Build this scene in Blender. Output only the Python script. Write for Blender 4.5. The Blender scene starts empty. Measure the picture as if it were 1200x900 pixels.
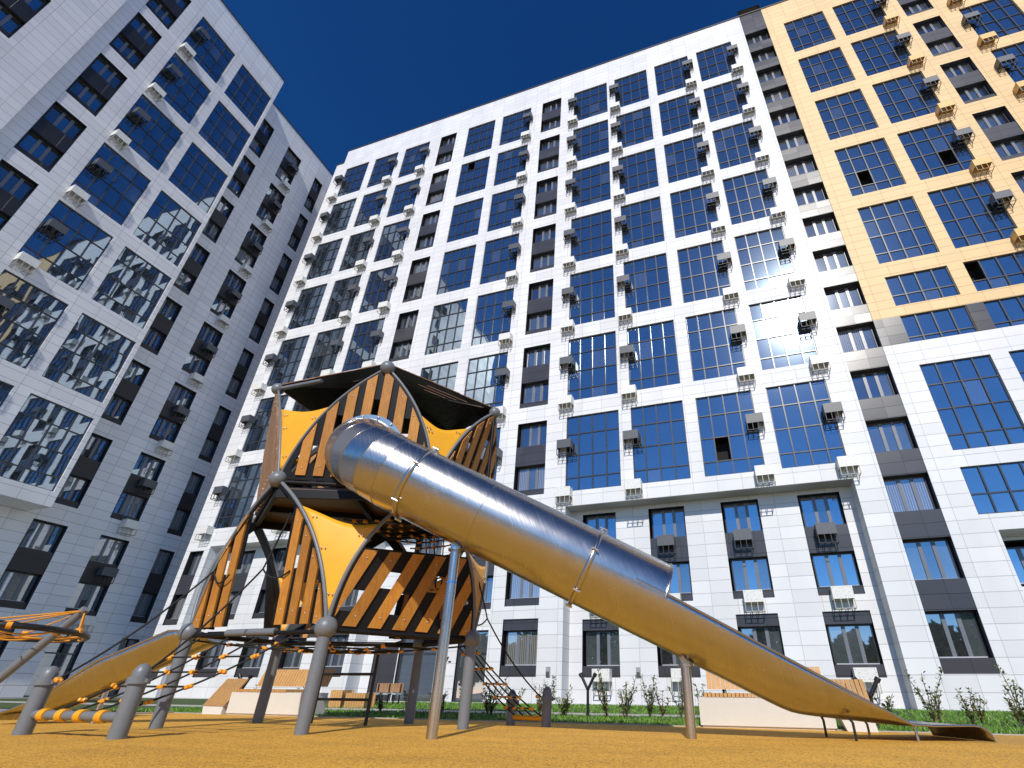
import bpy, bmesh, math, random
from mathutils import Vector, Matrix
random.seed(7)
R = math.radians
V = Vector
scene = bpy.context.scene
col = scene.collection

# ------------------------------------------------------------------ helpers
class MB:
    """collects faces, builds ONE mesh object"""
    def __init__(self): self.v = []; self.f = []; self.m = []; self.s = []
    def poly(self, pts, mi=0, smooth=False):
        b = len(self.v); self.v += [tuple(p) for p in pts]
        self.f.append(tuple(range(b, b + len(pts)))); self.m.append(mi); self.s.append(smooth)
    def raw(self, vs, fs, mi=0, smooth=False):
        b = len(self.v); self.v += [tuple(p) for p in vs]
        for f in fs:
            self.f.append(tuple(i + b for i in f)); self.m.append(mi); self.s.append(smooth)
    def hexa(self, c, mi=0):
        # c: 8 corners, bottom 0-3, top 4-7
        self.raw(c, [(0,3,2,1),(4,5,6,7),(0,1,5,4),(1,2,6,5),(2,3,7,6),(3,0,4,7)], mi)
    def box(self, a, b, mi=0):
        x0,y0,z0 = a; x1,y1,z1 = b
        if x0>x1:x0,x1=x1,x0
        if y0>y1:y0,y1=y1,y0
        if z0>z1:z0,z1=z1,z0
        self.hexa([(x0,y0,z0),(x1,y0,z0),(x1,y1,z0),(x0,y1,z0),(x0,y0,z1),(x1,y0,z1),(x1,y1,z1),(x0,y1,z1)], mi)
    def fbox(self, fr, u0, u1, z0, z1, d0, d1, mi=0):
        # box in a facade frame fr(u,z,d)
        self.hexa([fr(u0,z0,d0),fr(u1,z0,d0),fr(u1,z0,d1),fr(u0,z0,d1),fr(u0,z1,d0),fr(u1,z1,d0),fr(u1,z1,d1),fr(u0,z1,d1)], mi)
    def tube(self, pts, r, n=10, mi=0, cap=True, smooth=True):
        pts = [V(p) for p in pts]
        rs = r if isinstance(r, (list, tuple)) else [r]*len(pts)
        up = None; rings = []
        for i, p in enumerate(pts):
            t = (pts[min(i+1,len(pts)-1)] - pts[max(i-1,0)])
            if t.length < 1e-9: t = V((0,0,1))
            t.normalize()
            if up is None:
                a = V((0,0,1)) if abs(t.z) < .9 else V((1,0,0))
                up = (a - t*a.dot(t)).normalized()
            else:
                up = up - t*up.dot(t)
                up.normalize()
            s = t.cross(up)
            rings.append([p + (up*math.cos(2*math.pi*k/n) + s*math.sin(2*math.pi*k/n))*rs[i] for k in range(n)])
        b = len(self.v)
        for rg in rings: self.v += [tuple(q) for q in rg]
        for i in range(len(rings)-1):
            for k in range(n):
                a0 = b+i*n+k; a1 = b+i*n+(k+1)%n
                self.f.append((a0, a1, a1+n, a0+n)); self.m.append(mi); self.s.append(smooth)
        if cap:
            self.poly(list(reversed(rings[0])), mi); self.poly(rings[-1], mi)
    def ball(self, c, r, n=16, m=10, mi=0, sz=1.0):
        c = V(c); vs = []; fs = []
        for i in range(m+1):
            th = math.pi*i/m
            for k in range(n):
                ph = 2*math.pi*k/n
                vs.append(c + V((r*math.sin(th)*math.cos(ph), r*math.sin(th)*math.sin(ph), r*sz*math.cos(th))))
        for i in range(m):
            for k in range(n):
                k2 = (k+1)%n
                fs.append((i*n+k, (i+1)*n+k, (i+1)*n+k2, i*n+k2))
        self.raw(vs, fs, mi, True)
    def prism(self, poly2, to3, w0, w1, mi=0, ms=None):
        # polygon in 2D, extruded from w0 to w1
        n = len(poly2)
        a = [to3(p[0],p[1],w0) for p in poly2]; b = [to3(p[0],p[1],w1) for p in poly2]
        self.poly(list(reversed(a)), mi); self.poly(b, mi)
        for i in range(n):
            j = (i+1)%n
            self.poly([a[i], a[j], b[j], b[i]], mi if ms is None else ms)
    def build(self, name, mats, parent=None, local=None, recalc=False):
        me = bpy.data.meshes.new(name)
        off = V(local) if local is not None else (world_of(parent) if parent else V((0,0,0)))
        vs = [(x-off.x, y-off.y, z-off.z) for x,y,z in self.v]
        me.from_pydata(vs, [], self.f)
        if not isinstance(mats, (list,tuple)): mats = [mats]
        for m in mats: me.materials.append(m)
        me.polygons.foreach_set('material_index', self.m)
        me.polygons.foreach_set('use_smooth', self.s)
        if recalc:
            bm = bmesh.new(); bm.from_mesh(me)
            bmesh.ops.recalc_face_normals(bm, faces=bm.faces); bm.to_mesh(me); bm.free()
        me.update()
        o = bpy.data.objects.new(name, me); col.objects.link(o)
        if parent: o.parent = parent
        elif local is not None: o.location = off
        return o

def world_of(o):
    p = V((0,0,0))
    while o is not None:
        p = p + o.location; o = o.parent
    return p

def tag(o, label=None, cat=None, group=None, kind=None):
    if label: o['label'] = label
    if cat: o['category'] = cat
    if group: o['group'] = group
    if kind: o['kind'] = kind
    return o

def thing(name, label, cat, loc=(0,0,0), group=None):
    o = bpy.data.objects.new(name, None); col.objects.link(o); o.location = loc
    o.empty_display_size = .2
    return tag(o, label, cat, group)

def copy_tree(o, parent=None):
    c = o.copy(); col.objects.link(c)
    if parent: c.parent = parent
    for ch in list(o.children): copy_tree(ch, c)
    return c

# ------------------------------------------------------------------ materials
def new_mat(name):
    m = bpy.data.materials.new(name); m.use_nodes = True
    nt = m.node_tree; b = nt.nodes['Principled BSDF']
    return m, nt, b, nt.nodes, nt.links

def mathn(nt, op, a, b=None, c=None):
    n = nt.nodes.new('ShaderNodeMath'); n.operation = op
    for i, x in enumerate((a, b, c)):
        if x is None: continue
        if isinstance(x, (int, float)): n.inputs[i].default_value = x
        else: nt.links.new(x, n.inputs[i])
    return n.outputs[0]

def mixc(nt, fac, a, b):
    n = nt.nodes.new('ShaderNodeMix'); n.data_type = 'RGBA'
    for i, x in ((0, fac), (6, a), (7, b)):
        if isinstance(x, (int, float)): n.inputs[i].default_value = x
        elif isinstance(x, tuple): n.inputs[i].default_value = (*x, 1) if len(x) == 3 else x
        else: nt.links.new(x, n.inputs[i])
    return n.outputs[2]

def simple(name, c, rough=.5, metal=0., var=0., scale=6., bump=0., bscale=60., spec=.5, stretch=None):
    m, nt, b, N, L = new_mat(name)
    b.inputs['Base Color'].default_value = (*c, 1); b.inputs['Roughness'].default_value = rough
    b.inputs['Metallic'].default_value = metal; b.inputs['Specular IOR Level'].default_value = spec
    if var or bump:
        tc = N.new('ShaderNodeTexCoord')
        src = tc.outputs['Object']
        if stretch:
            mp = N.new('ShaderNodeMapping'); mp.inputs['Scale'].default_value = stretch
            L.new(src, mp.inputs['Vector']); src = mp.outputs[0]
    if var:
        n = N.new('ShaderNodeTexNoise'); n.inputs['Scale'].default_value = scale; n.inputs['Detail'].default_value = 6
        n.inputs['Roughness'].default_value = .65
        L.new(src, n.inputs['Vector'])
        f = mathn(nt, 'MULTIPLY_ADD', n.outputs['Fac'], 2*var, 1-var)
        mx = N.new('ShaderNodeVectorMath'); mx.operation = 'SCALE'; mx.inputs[0].default_value = c
        L.new(f, mx.inputs['Scale']); L.new(mx.outputs[0], b.inputs['Base Color'])
        r2 = mathn(nt, 'MULTIPLY_ADD', n.outputs['Fac'], .3*rough, rough*.85)
        L.new(r2, b.inputs['Roughness'])
    if bump:
        n2 = N.new('ShaderNodeTexNoise'); n2.inputs['Scale'].default_value = bscale; n2.inputs['Detail'].default_value = 4
        L.new(src, n2.inputs['Vector'])
        bp = N.new('ShaderNodeBump'); bp.inputs['Strength'].default_value = bump; bp.inputs['Distance'].default_value = .02
        L.new(n2.outputs['Fac'], bp.inputs['Height']); L.new(bp.outputs[0], b.inputs['Normal'])
    return m

def cladding(name, c, jc, rough=.32, ph=.578, pw=1.19, tone=.05, metal=0.0, joint=.022, spec=.5):
    m, nt, b, N, L = new_mat(name)
    g = N.new('ShaderNodeNewGeometry'); sep = N.new('ShaderNodeSeparateXYZ'); L.new(g.outputs['Position'], sep.inputs[0])
    u = mathn(nt, 'ADD', sep.outputs['X'], sep.outputs['Y'])
    uu = mathn(nt, 'DIVIDE', u, pw); zz = mathn(nt, 'DIVIDE', sep.outputs['Z'], ph)
    fu = mathn(nt, 'FRACT', uu); fz = mathn(nt, 'FRACT', zz)
    ju = mathn(nt, 'LESS_THAN', fu, joint*.8/pw); jz = mathn(nt, 'LESS_THAN', fz, joint/ph)
    j = mathn(nt, 'MAXIMUM', ju, jz)
    cb = N.new('ShaderNodeCombineXYZ'); L.new(mathn(nt, 'FLOOR', uu), cb.inputs[0]); L.new(mathn(nt, 'FLOOR', zz), cb.inputs[1])
    wn = N.new('ShaderNodeTexWhiteNoise'); wn.noise_dimensions = '2D'; L.new(cb.outputs[0], wn.inputs['Vector'])
    t = mathn(nt, 'MULTIPLY_ADD', wn.outputs['Value'], 2*tone, 1-tone)
    n = N.new('ShaderNodeTexNoise'); n.inputs['Scale'].default_value = .35; n.inputs['Detail'].default_value = 5
    mp = N.new('ShaderNodeMapping'); mp.inputs['Scale'].default_value = (1.6,1.6,.16)
    L.new(g.outputs['Position'], mp.inputs['Vector']); L.new(mp.outputs[0], n.inputs['Vector'])
    t2 = mathn(nt, 'MULTIPLY', t, mathn(nt, 'MULTIPLY_ADD', n.outputs['Fac'], .24, .87))
    sc = N.new('ShaderNodeVectorMath'); sc.operation = 'SCALE'; sc.inputs[0].default_value = c; L.new(t2, sc.inputs['Scale'])
    L.new(mixc(nt, j, sc.outputs[0], jc), b.inputs['Base Color'])
    b.inputs['Roughness'].default_value = rough; b.inputs['Metallic'].default_value = metal; b.inputs['Specular IOR Level'].default_value = spec
    # every panel sits a hair out of true
    tilt = N.new('ShaderNodeVectorMath'); tilt.operation = 'MULTIPLY_ADD'
    L.new(wn.outputs['Color'], tilt.inputs[0]); tilt.inputs[1].default_value = (.03,.03,.03); 
    sub = N.new('ShaderNodeVectorMath'); sub.operation = 'ADD'; sub.inputs[1].default_value = (-.015,-.015,-.015)
    L.new(g.outputs['Normal'], sub.inputs[0]); L.new(sub.outputs[0], tilt.inputs[2])
    nm = N.new('ShaderNodeVectorMath'); nm.operation = 'NORMALIZE'; L.new(tilt.outputs[0], nm.inputs[0])
    bp = N.new('ShaderNodeBump'); bp.inputs['Strength'].default_value = .5; bp.inputs['Distance'].default_value = .02
    L.new(mathn(nt, 'SUBTRACT', 1., j), bp.inputs['Height']); L.new(nm.outputs[0], bp.inputs['Normal'])
    L.new(bp.outputs[0], b.inputs['Normal'])
    return m

def glass(name, tint=(.70,.85,.97), base=(.010,.013,.017), refl=.42, rough=.015, curtain=None):
    """coated solar-control glazing in front of dark rooms"""
    m, nt, b, N, L = new_mat(name)
    out = N['Material Output']
    N.remove(b)
    d = N.new('ShaderNodeBsdfDiffuse'); 
    g = N.new('ShaderNodeBsdfGlossy'); g.inputs['Roughness'].default_value = rough; g.inputs['Color'].default_value = (*tint, 1)
    geo = N.new('ShaderNodeNewGeometry')
    n = N.new('ShaderNodeTexNoise'); n.inputs['Scale'].default_value = .55; n.inputs['Detail'].default_value = 1
    L.new(geo.outputs['Position'], n.inputs['Vector'])
    bp = N.new('ShaderNodeBump'); bp.inputs['Strength'].default_value = .03; bp.inputs['Distance'].default_value = .16
    L.new(n.outputs['Fac'], bp.inputs['Height'])
    L.new(bp.outputs[0], g.inputs['Normal'])
    # room behind the pane: darker and lighter interiors
    n2 = N.new('ShaderNodeTexNoise'); n2.inputs['Scale'].default_value = .8; n2.inputs['Detail'].default_value = 3
    L.new(geo.outputs['Position'], n2.inputs['Vector'])
    cr = mixc(nt, n2.outputs['Fac'], base, tuple(x*3.2 for x in base))
    if curtain:
        wv = N.new('ShaderNodeTexWave'); wv.wave_type = 'BANDS'; wv.bands_direction = 'X'; wv.inputs['Scale'].default_value = 3.2; wv.inputs['Distortion'].default_value = 1.2
        mpw = N.new('ShaderNodeMapping'); mpw.inputs['Rotation'].default_value = (0,0,R(-45)); mpw.inputs['Scale'].default_value = (1.4,1.4,.08)
        L.new(geo.outputs['Position'], mpw.inputs['Vector']); L.new(mpw.outputs[0], wv.inputs['Vector'])
        cr = mixc(nt, wv.outputs['Fac'], tuple(x*.35 for x in curtain), curtain)
    L.new(cr, d.inputs['Color'])
    fr = N.new('ShaderNodeFresnel'); fr.inputs['IOR'].default_value = 1.5
    f = mathn(nt, 'MULTIPLY_ADD', fr.outputs[0], 1-refl, refl)
    g2 = N.new('ShaderNodeBsdfGlossy'); g2.inputs['Roughness'].default_value = .16; g2.inputs['Color'].default_value = (*tint, 1)
    mg = N.new('ShaderNodeMixShader'); mg.inputs[0].default_value = .045; L.new(g.outputs[0], mg.inputs[1]); L.new(g2.outputs[0], mg.inputs[2])
    ms = N.new('ShaderNodeMixShader'); L.new(f, ms.inputs[0]); L.new(d.outputs[0], ms.inputs[1]); L.new(mg.outputs[0], ms.inputs[2])
    L.new(ms.outputs[0], out.inputs['Surface'])
    return m

def wood(name, c1, c2, rough=.55, grain=(3.,3.,.6)):
    m, nt, b, N, L = new_mat(name)
    tc = N.new('ShaderNodeTexCoord'); mp = N.new('ShaderNodeMapping'); mp.inputs['Scale'].default_value = grain
    L.new(tc.outputs['Object'], mp.inputs['Vector'])
    n = N.new('ShaderNodeTexNoise'); n.inputs['Scale'].default_value = 9; n.inputs['Detail'].default_value = 7; n.inputs['Roughness'].default_value = .7
    n.inputs['Distortion'].default_value = .6
    L.new(mp.outputs[0], n.inputs['Vector'])
    oi = N.new('ShaderNodeObjectInfo'); n4_ = N.new('ShaderNodeTexNoise'); n4_.inputs['Scale'].default_value = 2.2; n4_.inputs['Detail'].default_value = 5
    L.new(tc.outputs['Object'], n4_.inputs['Vector'])
    cw = mixc(nt, mathn(nt, 'MULTIPLY_ADD', n.outputs['Fac'], 2.2, -.6), c1, c2)
    tone_ = mathn(nt, 'ADD', mathn(nt, 'MULTIPLY_ADD', oi.outputs['Random'], .34, .62), mathn(nt, 'MULTIPLY', n4_.outputs['Fac'], .42))
    sw = N.new('ShaderNodeVectorMath'); sw.operation = 'SCALE'; L.new(cw, sw.inputs[0]); L.new(tone_, sw.inputs['Scale'])
    L.new(sw.outputs[0], b.inputs['Base Color'])
    b.inputs['Roughness'].default_value = rough
    bp = N.new('ShaderNodeBump'); bp.inputs['Strength'].default_value = .15; bp.inputs['Distance'].default_value = .01
    L.new(n.outputs['Fac'], bp.inputs['Height']); L.new(bp.outputs[0], b.inputs['Normal'])
    return m

M = {}
M['white'] = cladding('white_cladding', (.72,.718,.715), (.42,.42,.43), rough=.5, spec=.3)
M['white_left'] = cladding('white_cladding_left', (.74,.735,.74), (.30,.30,.32), rough=.4)
M['tan'] = cladding('tan_cladding', (.76,.52,.255), (.40,.28,.15), rough=.5, spec=.3)
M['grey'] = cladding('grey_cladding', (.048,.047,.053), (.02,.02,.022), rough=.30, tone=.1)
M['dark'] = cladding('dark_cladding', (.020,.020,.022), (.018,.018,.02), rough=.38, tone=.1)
M['frame'] = simple('dark_window_frame', (.045,.047,.052), .28, 0, .12, 2.)
M['mullion'] = simple('grey_mullion', (.16,.17,.19), .3, 0., .1, 2.)
M['sill'] = simple('pale_metal_sill', (.5,.5,.52), .35, .3)
M['glass'] = glass('blue_solar_glass')
M['glass2'] = glass('clear_window_glass', tint=(.78,.86,.95), base=(.035,.04,.043), refl=.30)
M['glass_c'] = glass('blue_glass_with_blind', refl=.42, curtain=(.10,.11,.12))
M['glass2_c'] = glass('window_glass_with_curtain', tint=(.78,.86,.95), refl=.28, curtain=(.30,.29,.27))
M['glass2_d'] = glass('window_glass_dark_room', tint=(.78,.86,.95), base=(.012,.012,.013), refl=.30)
M['room'] = simple('dark_room', (.010,.010,.011), .9)
M['coping'] = simple('dark_coping', (.035,.035,.04), .4)
M['ac_white'] = simple('white_painted_steel', (.66,.65,.60), .45, 0, .10, 9.)
M['ac_dark'] = simple('graphite_painted_steel', (.075,.08,.09), .4, 0, .15, 9.)
M['ac_tan'] = simple('sand_painted_steel', (.66,.42,.13), .45, 0, .10, 9.)
M['cage_white'] = simple('white_steel_bars', (.40,.38,.32), .5)
M['cage_dark'] = simple('black_steel_bars', (.02,.02,.022), .5)
M['cage_tan'] = simple('sand_steel_bars', (.42,.27,.09), .5)

# perforated fronts of the white cages
def perforated(name, c, hole):
    m, nt, b, N, L = new_mat(name)
    tc = N.new('ShaderNodeTexCoord'); v = N.new('ShaderNodeTexVoronoi'); v.inputs['Scale'].default_value = 16
    v.inputs['Randomness'].default_value = .75
    L.new(tc.outputs['Object'], v.inputs['Vector'])
    h = mathn(nt, 'LESS_THAN', v.outputs['Distance'], .27)
    L.new(mixc(nt, h, c, hole), b.inputs['Base Color']); b.inputs['Roughness'].default_value = .45
    return m
M['perf_white'] = perforated('perforated_white_steel', (.74,.73,.68), (.36,.35,.31))
M['perf_dark'] = perforated('perforated_graphite_steel', (.085,.09,.10), (.03,.03,.03))
M['perf_tan'] = perforated('perforated_sand_steel', (.72,.46,.15), (.40,.25,.08))

M['steel'] = None
def steel():
    m, nt, b, N, L = new_mat('brushed_stainless_steel')
    b.inputs['Metallic'].default_value = 1.0
    g = N.new('ShaderNodeNewGeometry')
    # fine brushing runs round the tube: noise squeezed along the slide direction
    mp = N.new('ShaderNodeMapping'); mp.inputs['Rotation'].default_value = (0, R(24.), R(-24.))
    mp.inputs['Scale'].default_value = (1, 1, 1)
    L.new(g.outputs['Position'], mp.inputs['Vector'])
    mp2 = N.new('ShaderNodeMapping'); mp2.inputs['Scale'].default_value = (70, 1.6, 1.6); L.new(mp.outputs[0], mp2.inputs['Vector'])
    n = N.new('ShaderNodeTexNoise'); n.inputs['Scale'].default_value = 1.; n.inputs['Detail'].default_value = 5; L.new(mp2.outputs[0], n.inputs['Vector'])
    n2 = N.new('ShaderNodeTexNoise'); n2.inputs['Scale'].default_value = 2.6; n2.inputs['Detail'].default_value = 6; n2.inputs['Roughness'].default_value = .7
    L.new(g.outputs['Position'], n2.inputs['Vector'])
    f = mathn(nt, 'MULTIPLY_ADD', n.outputs['Fac'], .5, mathn(nt, 'MULTIPLY', n2.outputs['Fac'], .5))
    L.new(mixc(nt, f, (.36,.345,.325), (.60,.575,.545)), b.inputs['Base Color'])
    L.new(mathn(nt, 'MULTIPLY_ADD', f, .20, .15), b.inputs['Roughness'])
    bp = N.new('ShaderNodeBump'); bp.inputs['Strength'].default_value = .22; bp.inputs['Distance'].default_value = .004
    L.new(n.outputs['Fac'], bp.inputs['Height'])
    bp2 = N.new('ShaderNodeBump'); bp2.inputs['Strength'].default_value = .16; bp2.inputs['Distance'].default_value = .02
    n3 = N.new('ShaderNodeTexNoise'); n3.inputs['Scale'].default_value = 1.7; n3.inputs['Detail'].default_value = 1
    L.new(g.outputs['Position'], n3.inputs['Vector'])
    L.new(n3.outputs['Fac'], bp2.inputs['Height']); L.new(bp.outputs[0], bp2.inputs['Normal'])
    L.new(bp2.outputs[0], b.inputs['Normal'])
    return m
M['steel'] = steel()
M['post_steel'] = simple('polished_steel_post', (.50,.475,.44), .24, 1.0, .15, 5., .0)
M['grey_paint'] = simple('grey_powder_coat', (.165,.178,.19), .36, 0, .10, 14., .12, 220.)
M['yellow'] = simple('yellow_hdpe_panel', (.86,.40,.012), .42, 0, .13, 3.5, .08, 240.)
M['pale_yellow'] = simple('pale_yellow_hdpe_panel', (.72,.36,.06), .45, 0, .08, 5., .08, 240.)
M['slat'] = wood('orange_stained_slat', (.33,.125,.014), (.56,.245,.032))
M['roofwood'] = wood('weathered_plank', (.20,.10,.045), (.42,.24,.12))
M['black'] = simple('black_hpl_plate', (.008,.008,.009), .5, 0, .15, 9., spec=.25)
M['brownplate'] = simple('brown_film_plywood', (.075,.040,.018), .4, 0, .25, 4.)
M['bolt'] = simple('zinc_bolt', (.6,.6,.6), .3, .9)
M['rope'] = simple('black_rope', (.012,.012,.013), .8, 0, .2, 50.)
M['connector'] = simple('orange_plastic_connector', (.85,.36,.02), .4)
M['orange_rope'] = simple('orange_rope', (.80,.33,.02), .75, 0, .2, 40.)
M['yellow_wrap'] = simple('yellow_rope_wrap', (.80,.36,.01), .5)
M['concrete'] = simple('white_concrete', (.66,.63,.56), .8, 0, .07, 5., .2, 90.)
M['benchwood'] = wood('pale_larch_slat', (.42,.21,.065), (.62,.36,.13), .6, (4.,4.,1.))
M['blue_tape'] = simple('blue_tape', (.02,.16,.55), .4)
M['black_metal'] = simple('black_metal', (.012,.012,.014), .4)
M['wallbox'] = simple('grey_wall_box', (.32,.32,.33), .5)
M['ink'] = simple('black_lettering', (.01,.01,.01), .6)

def rubber():
    m, nt, b, N, L = new_mat('ochre_rubber_granules')
    g = N.new('ShaderNodeNewGeometry')
    v = N.new('ShaderNodeTexVoronoi'); v.inputs['Scale'].default_value = 75; L.new(g.outputs['Position'], v.inputs['Vector'])
    sep = N.new('ShaderNodeSeparateColor'); L.new(v.outputs['Color'], sep.inputs[0])
    c = mixc(nt, sep.outputs[0], (.49,.235,.022), (.84,.455,.055))
    dk = mathn(nt, 'GREATER_THAN', sep.outputs[1], .93)
    c = mixc(nt, dk, c, (.22,.10,.02))
    n = N.new('ShaderNodeTexNoise'); n.inputs['Scale'].default_value = 1.3; n.inputs['Detail'].default_value = 6; n.inputs['Roughness'].default_value = .6
    L.new(g.outputs['Position'], n.inputs['Vector'])
    sc = N.new('ShaderNodeVectorMath'); sc.operation = 'SCALE'; L.new(c, sc.inputs[0])
    mpr = N.new('ShaderNodeMapping'); mpr.inputs['Scale'].default_value = (.5,2.2,1); mpr.inputs['Rotation'].default_value = (0,0,R(17))
    L.new(g.outputs['Position'], mpr.inputs['Vector']); nr = N.new('ShaderNodeTexNoise'); nr.inputs['Scale'].default_value = 1.1; nr.inputs['Detail'].default_value = 5
    L.new(mpr.outputs[0], nr.inputs['Vector'])
    nf = N.new('ShaderNodeTexNoise'); nf.inputs['Scale'].default_value = 48; nf.inputs['Detail'].default_value = 4; nf.inputs['Roughness'].default_value = .75
    L.new(g.outputs['Position'], nf.inputs['Vector'])
    tot = mathn(nt, 'ADD', mathn(nt, 'MULTIPLY', n.outputs['Fac'], .35), mathn(nt, 'ADD', mathn(nt, 'MULTIPLY', nr.outputs['Fac'], .45), mathn(nt, 'MULTIPLY', nf.outputs['Fac'], .9)))
    L.new(mathn(nt, 'ADD', tot, .15), sc.inputs['Scale']); L.new(sc.outputs[0], b.inputs['Base Color'])
    ds = N.new('ShaderNodeVectorMath'); ds.operation = 'DISTANCE'; ds.inputs[1].default_value = (2.75,9.1,0); L.new(g.outputs['Position'], ds.inputs[0])
    wr = mathn(nt, 'MULTIPLY', mathn(nt, 'LESS_THAN', mathn(nt, 'ADD', ds.outputs['Value'], mathn(nt,'MULTIPLY',nf.outputs['Fac'],1.2)), 1.5), .35)
    bl = N.new('ShaderNodeTexNoise'); bl.inputs['Scale'].default_value = 2.3; bl.inputs['Detail'].default_value = 8; bl.inputs['Roughness'].default_value = .8
    L.new(g.outputs['Position'], bl.inputs['Vector'])
    st = mathn(nt, 'MULTIPLY', mathn(nt, 'GREATER_THAN', bl.outputs['Fac'], .66), .30)
    cw = mixc(nt, mathn(nt, 'MAXIMUM', wr, st), sc.outputs[0], (.30,.19,.075)); L.new(cw, b.inputs['Base Color'])
    b.inputs['Roughness'].default_value = .85
    bp = N.new('ShaderNodeBump'); bp.inputs['Strength'].default_value = .8; bp.inputs['Distance'].default_value = .006
    L.new(v.outputs['Distance'], bp.inputs['Height']); L.new(bp.outputs[0], b.inputs['Normal'])
    return m
M['rubber'] = rubber()
M['soil'] = simple('paved_ground', (.26,.25,.24), .9, 0, .15, .6, .2, 30.)
M['lawn'] = simple('lawn_soil_and_turf', (.05,.085,.016), .9, 0, .4, 3., .3, 40.)
M['path'] = simple('pale_paving', (.42,.40,.36), .85, 0, .1, 3., .1, 40.)
M['grass'] = simple('grass_blade', (.13,.27,.022), .55, 0, .35, 2.)
M['leaf'] = simple('shrub_leaf', (.13,.19,.035), .5, 0, .4, 3.)
M['leaf2'] = simple('yellowing_shrub_leaf', (.24,.19,.05), .55, 0, .35, 3.)
M['stem'] = simple('shrub_stem', (.10,.07,.04), .8)

# ------------------------------------------------------------------ ground
def sheet(name, pts, z, mat, kind='structure', th=0.0):
    mb = MB(); mb.poly([(x,y,z) for x,y in pts]); o = mb.build(name, mat); o['kind'] = kind; return o
sheet('ground', [(-400,-400),(400,-400),(400,400),(-400,400)], -.012, M['soil'])
EDGE = 10.05
def rubber_sheet():
    mb = MB(); nx, ny = 60, 30
    x0,x1,y0,y1 = -13.2, 14., -9., EDGE
    vs = []
    for j in range(ny+1):
        for i in range(nx+1):
            x = x0+(x1-x0)*i/nx; y = y0+(y1-y0)*j/ny
            z = .004*math.sin(x*1.7+y*.6)*math.sin(y*1.9-x*.4)
            vs.append((x,y,z*(1 if j<ny else 0)))
    fs = [(j*(nx+1)+i, j*(nx+1)+i+1, (j+1)*(nx+1)+i+1, (j+1)*(nx+1)+i) for j in range(ny) for i in range(nx)]
    mb.raw(vs, fs, 0, True)
    o = mb.build('rubber_ground', M['rubber']); o['kind'] = 'structure'
rubber_sheet()
sheet('lawn', [(-36,EDGE+.10),(40,EDGE+.10),(40,24.35),(-36,24.35)], .006, M['lawn'])
sheet('path', [(-36,13.4),(.5,13.4),(.5,14.8),(-36,14.8)], .012, M['path'])
kb = MB(); kb.box((-13.4,EDGE+.005,-.05),(14.1,EDGE+.09,.012)); kb.box((-13.36,-9,-.05),(-13.21,EDGE,.03))
o = kb.build('kerb', M['path']); o['kind'] = 'structure'
# grass blades
g = MB()
for i in range(32000):
    x = random.uniform(-16, 12)
    y = EDGE+.12+ (random.random()**1.7)*14.
    if 13.35 < y < 14.85 and x < .55: continue
    h = random.uniform(.03,.085); a = random.uniform(0,6.28); w = .005+.0009*y
    dx,dy = math.cos(a)*w, math.sin(a)*w; lx,ly = random.uniform(-.05,.05), random.uniform(-.05,.05)
    g.poly([(x-dx,y-dy,0),(x+dx,y+dy,0),(x+lx,y+ly,h)])
tag(g.build('grass', M['grass']), 'short green lawn grass strip along the foot of the white block', 'grass', kind='stuff')

# ------------------------------------------------------------------ facade machinery
def frameB(Y): return lambda u,z,d: (u, Y-d, z)      # faces -Y, d outwards
def frameA(X): return lambda u,z,d: (X+d, u, z)      # faces +X
TOPS = [49.5-5.785*k for k in range(7)]
HB = 4.68
def wall_grid(mb, fr, u0, u1, z0, z1, holes, mi_fn, reveal=.25, flip=False, extra_u=(), extra_z=()):
    us = sorted({u0,u1,*[h[0] for h in holes],*[h[1] for h in holes],*extra_u}); zs = sorted({z0,z1,*[h[2] for h in holes],*[h[3] for h in holes],*extra_z})
    us = [u for u in us if u0-1e-6 <= u <= u1+1e-6]; zs = [z for z in zs if z0-1e-6 <= z <= z1+1e-6]
    for a,b in zip(us,us[1:]):
        for c,d in zip(zs,zs[1:]):
            mu,mz = (a+b)/2,(c+d)/2
            if any(h[0]<mu<h[1] and h[2]<mz<h[3] for h in holes): continue
            q = [fr(a,c,0),fr(b,c,0),fr(b,d,0),fr(a,d,0)]
            mb.poly(q, mi_fn(mu,mz))
    for h in holes:
        a,b,c,d = h[:4]; r = h[4] if len(h)>4 else reveal; mi = h[5] if len(h)>5 else mi_fn((a+b)/2,d+.05)
        mb.poly([fr(a,c,0),fr(a,d,0),fr(a,d,-r),fr(a,c,-r)], mi)
        mb.poly([fr(b,c,0),fr(b,c,-r),fr(b,d,-r),fr(b,d,0)], mi)
        mb.poly([fr(a,d,0),fr(b,d,0),fr(b,d,-r),fr(a,d,-r)], mi)
        mb.poly([fr(a,c,0),fr(a,c,-r),fr(b,c,-r),fr(b,c,0)], mi)

def pane_quad(mb, fr, a, b, c, d, dep, tilt=.0035, mi=0):
    tu, tz = random.gauss(0,tilt), random.gauss(0,tilt)
    w,h = b-a, d-c
    def P(u,z): return fr(u,z,dep + (u-(a+b)/2)*tu + (z-(c+d)/2)*tz)
    mb.poly([P(a,c),P(b,c),P(b,d),P(a,d)], mi)

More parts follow.
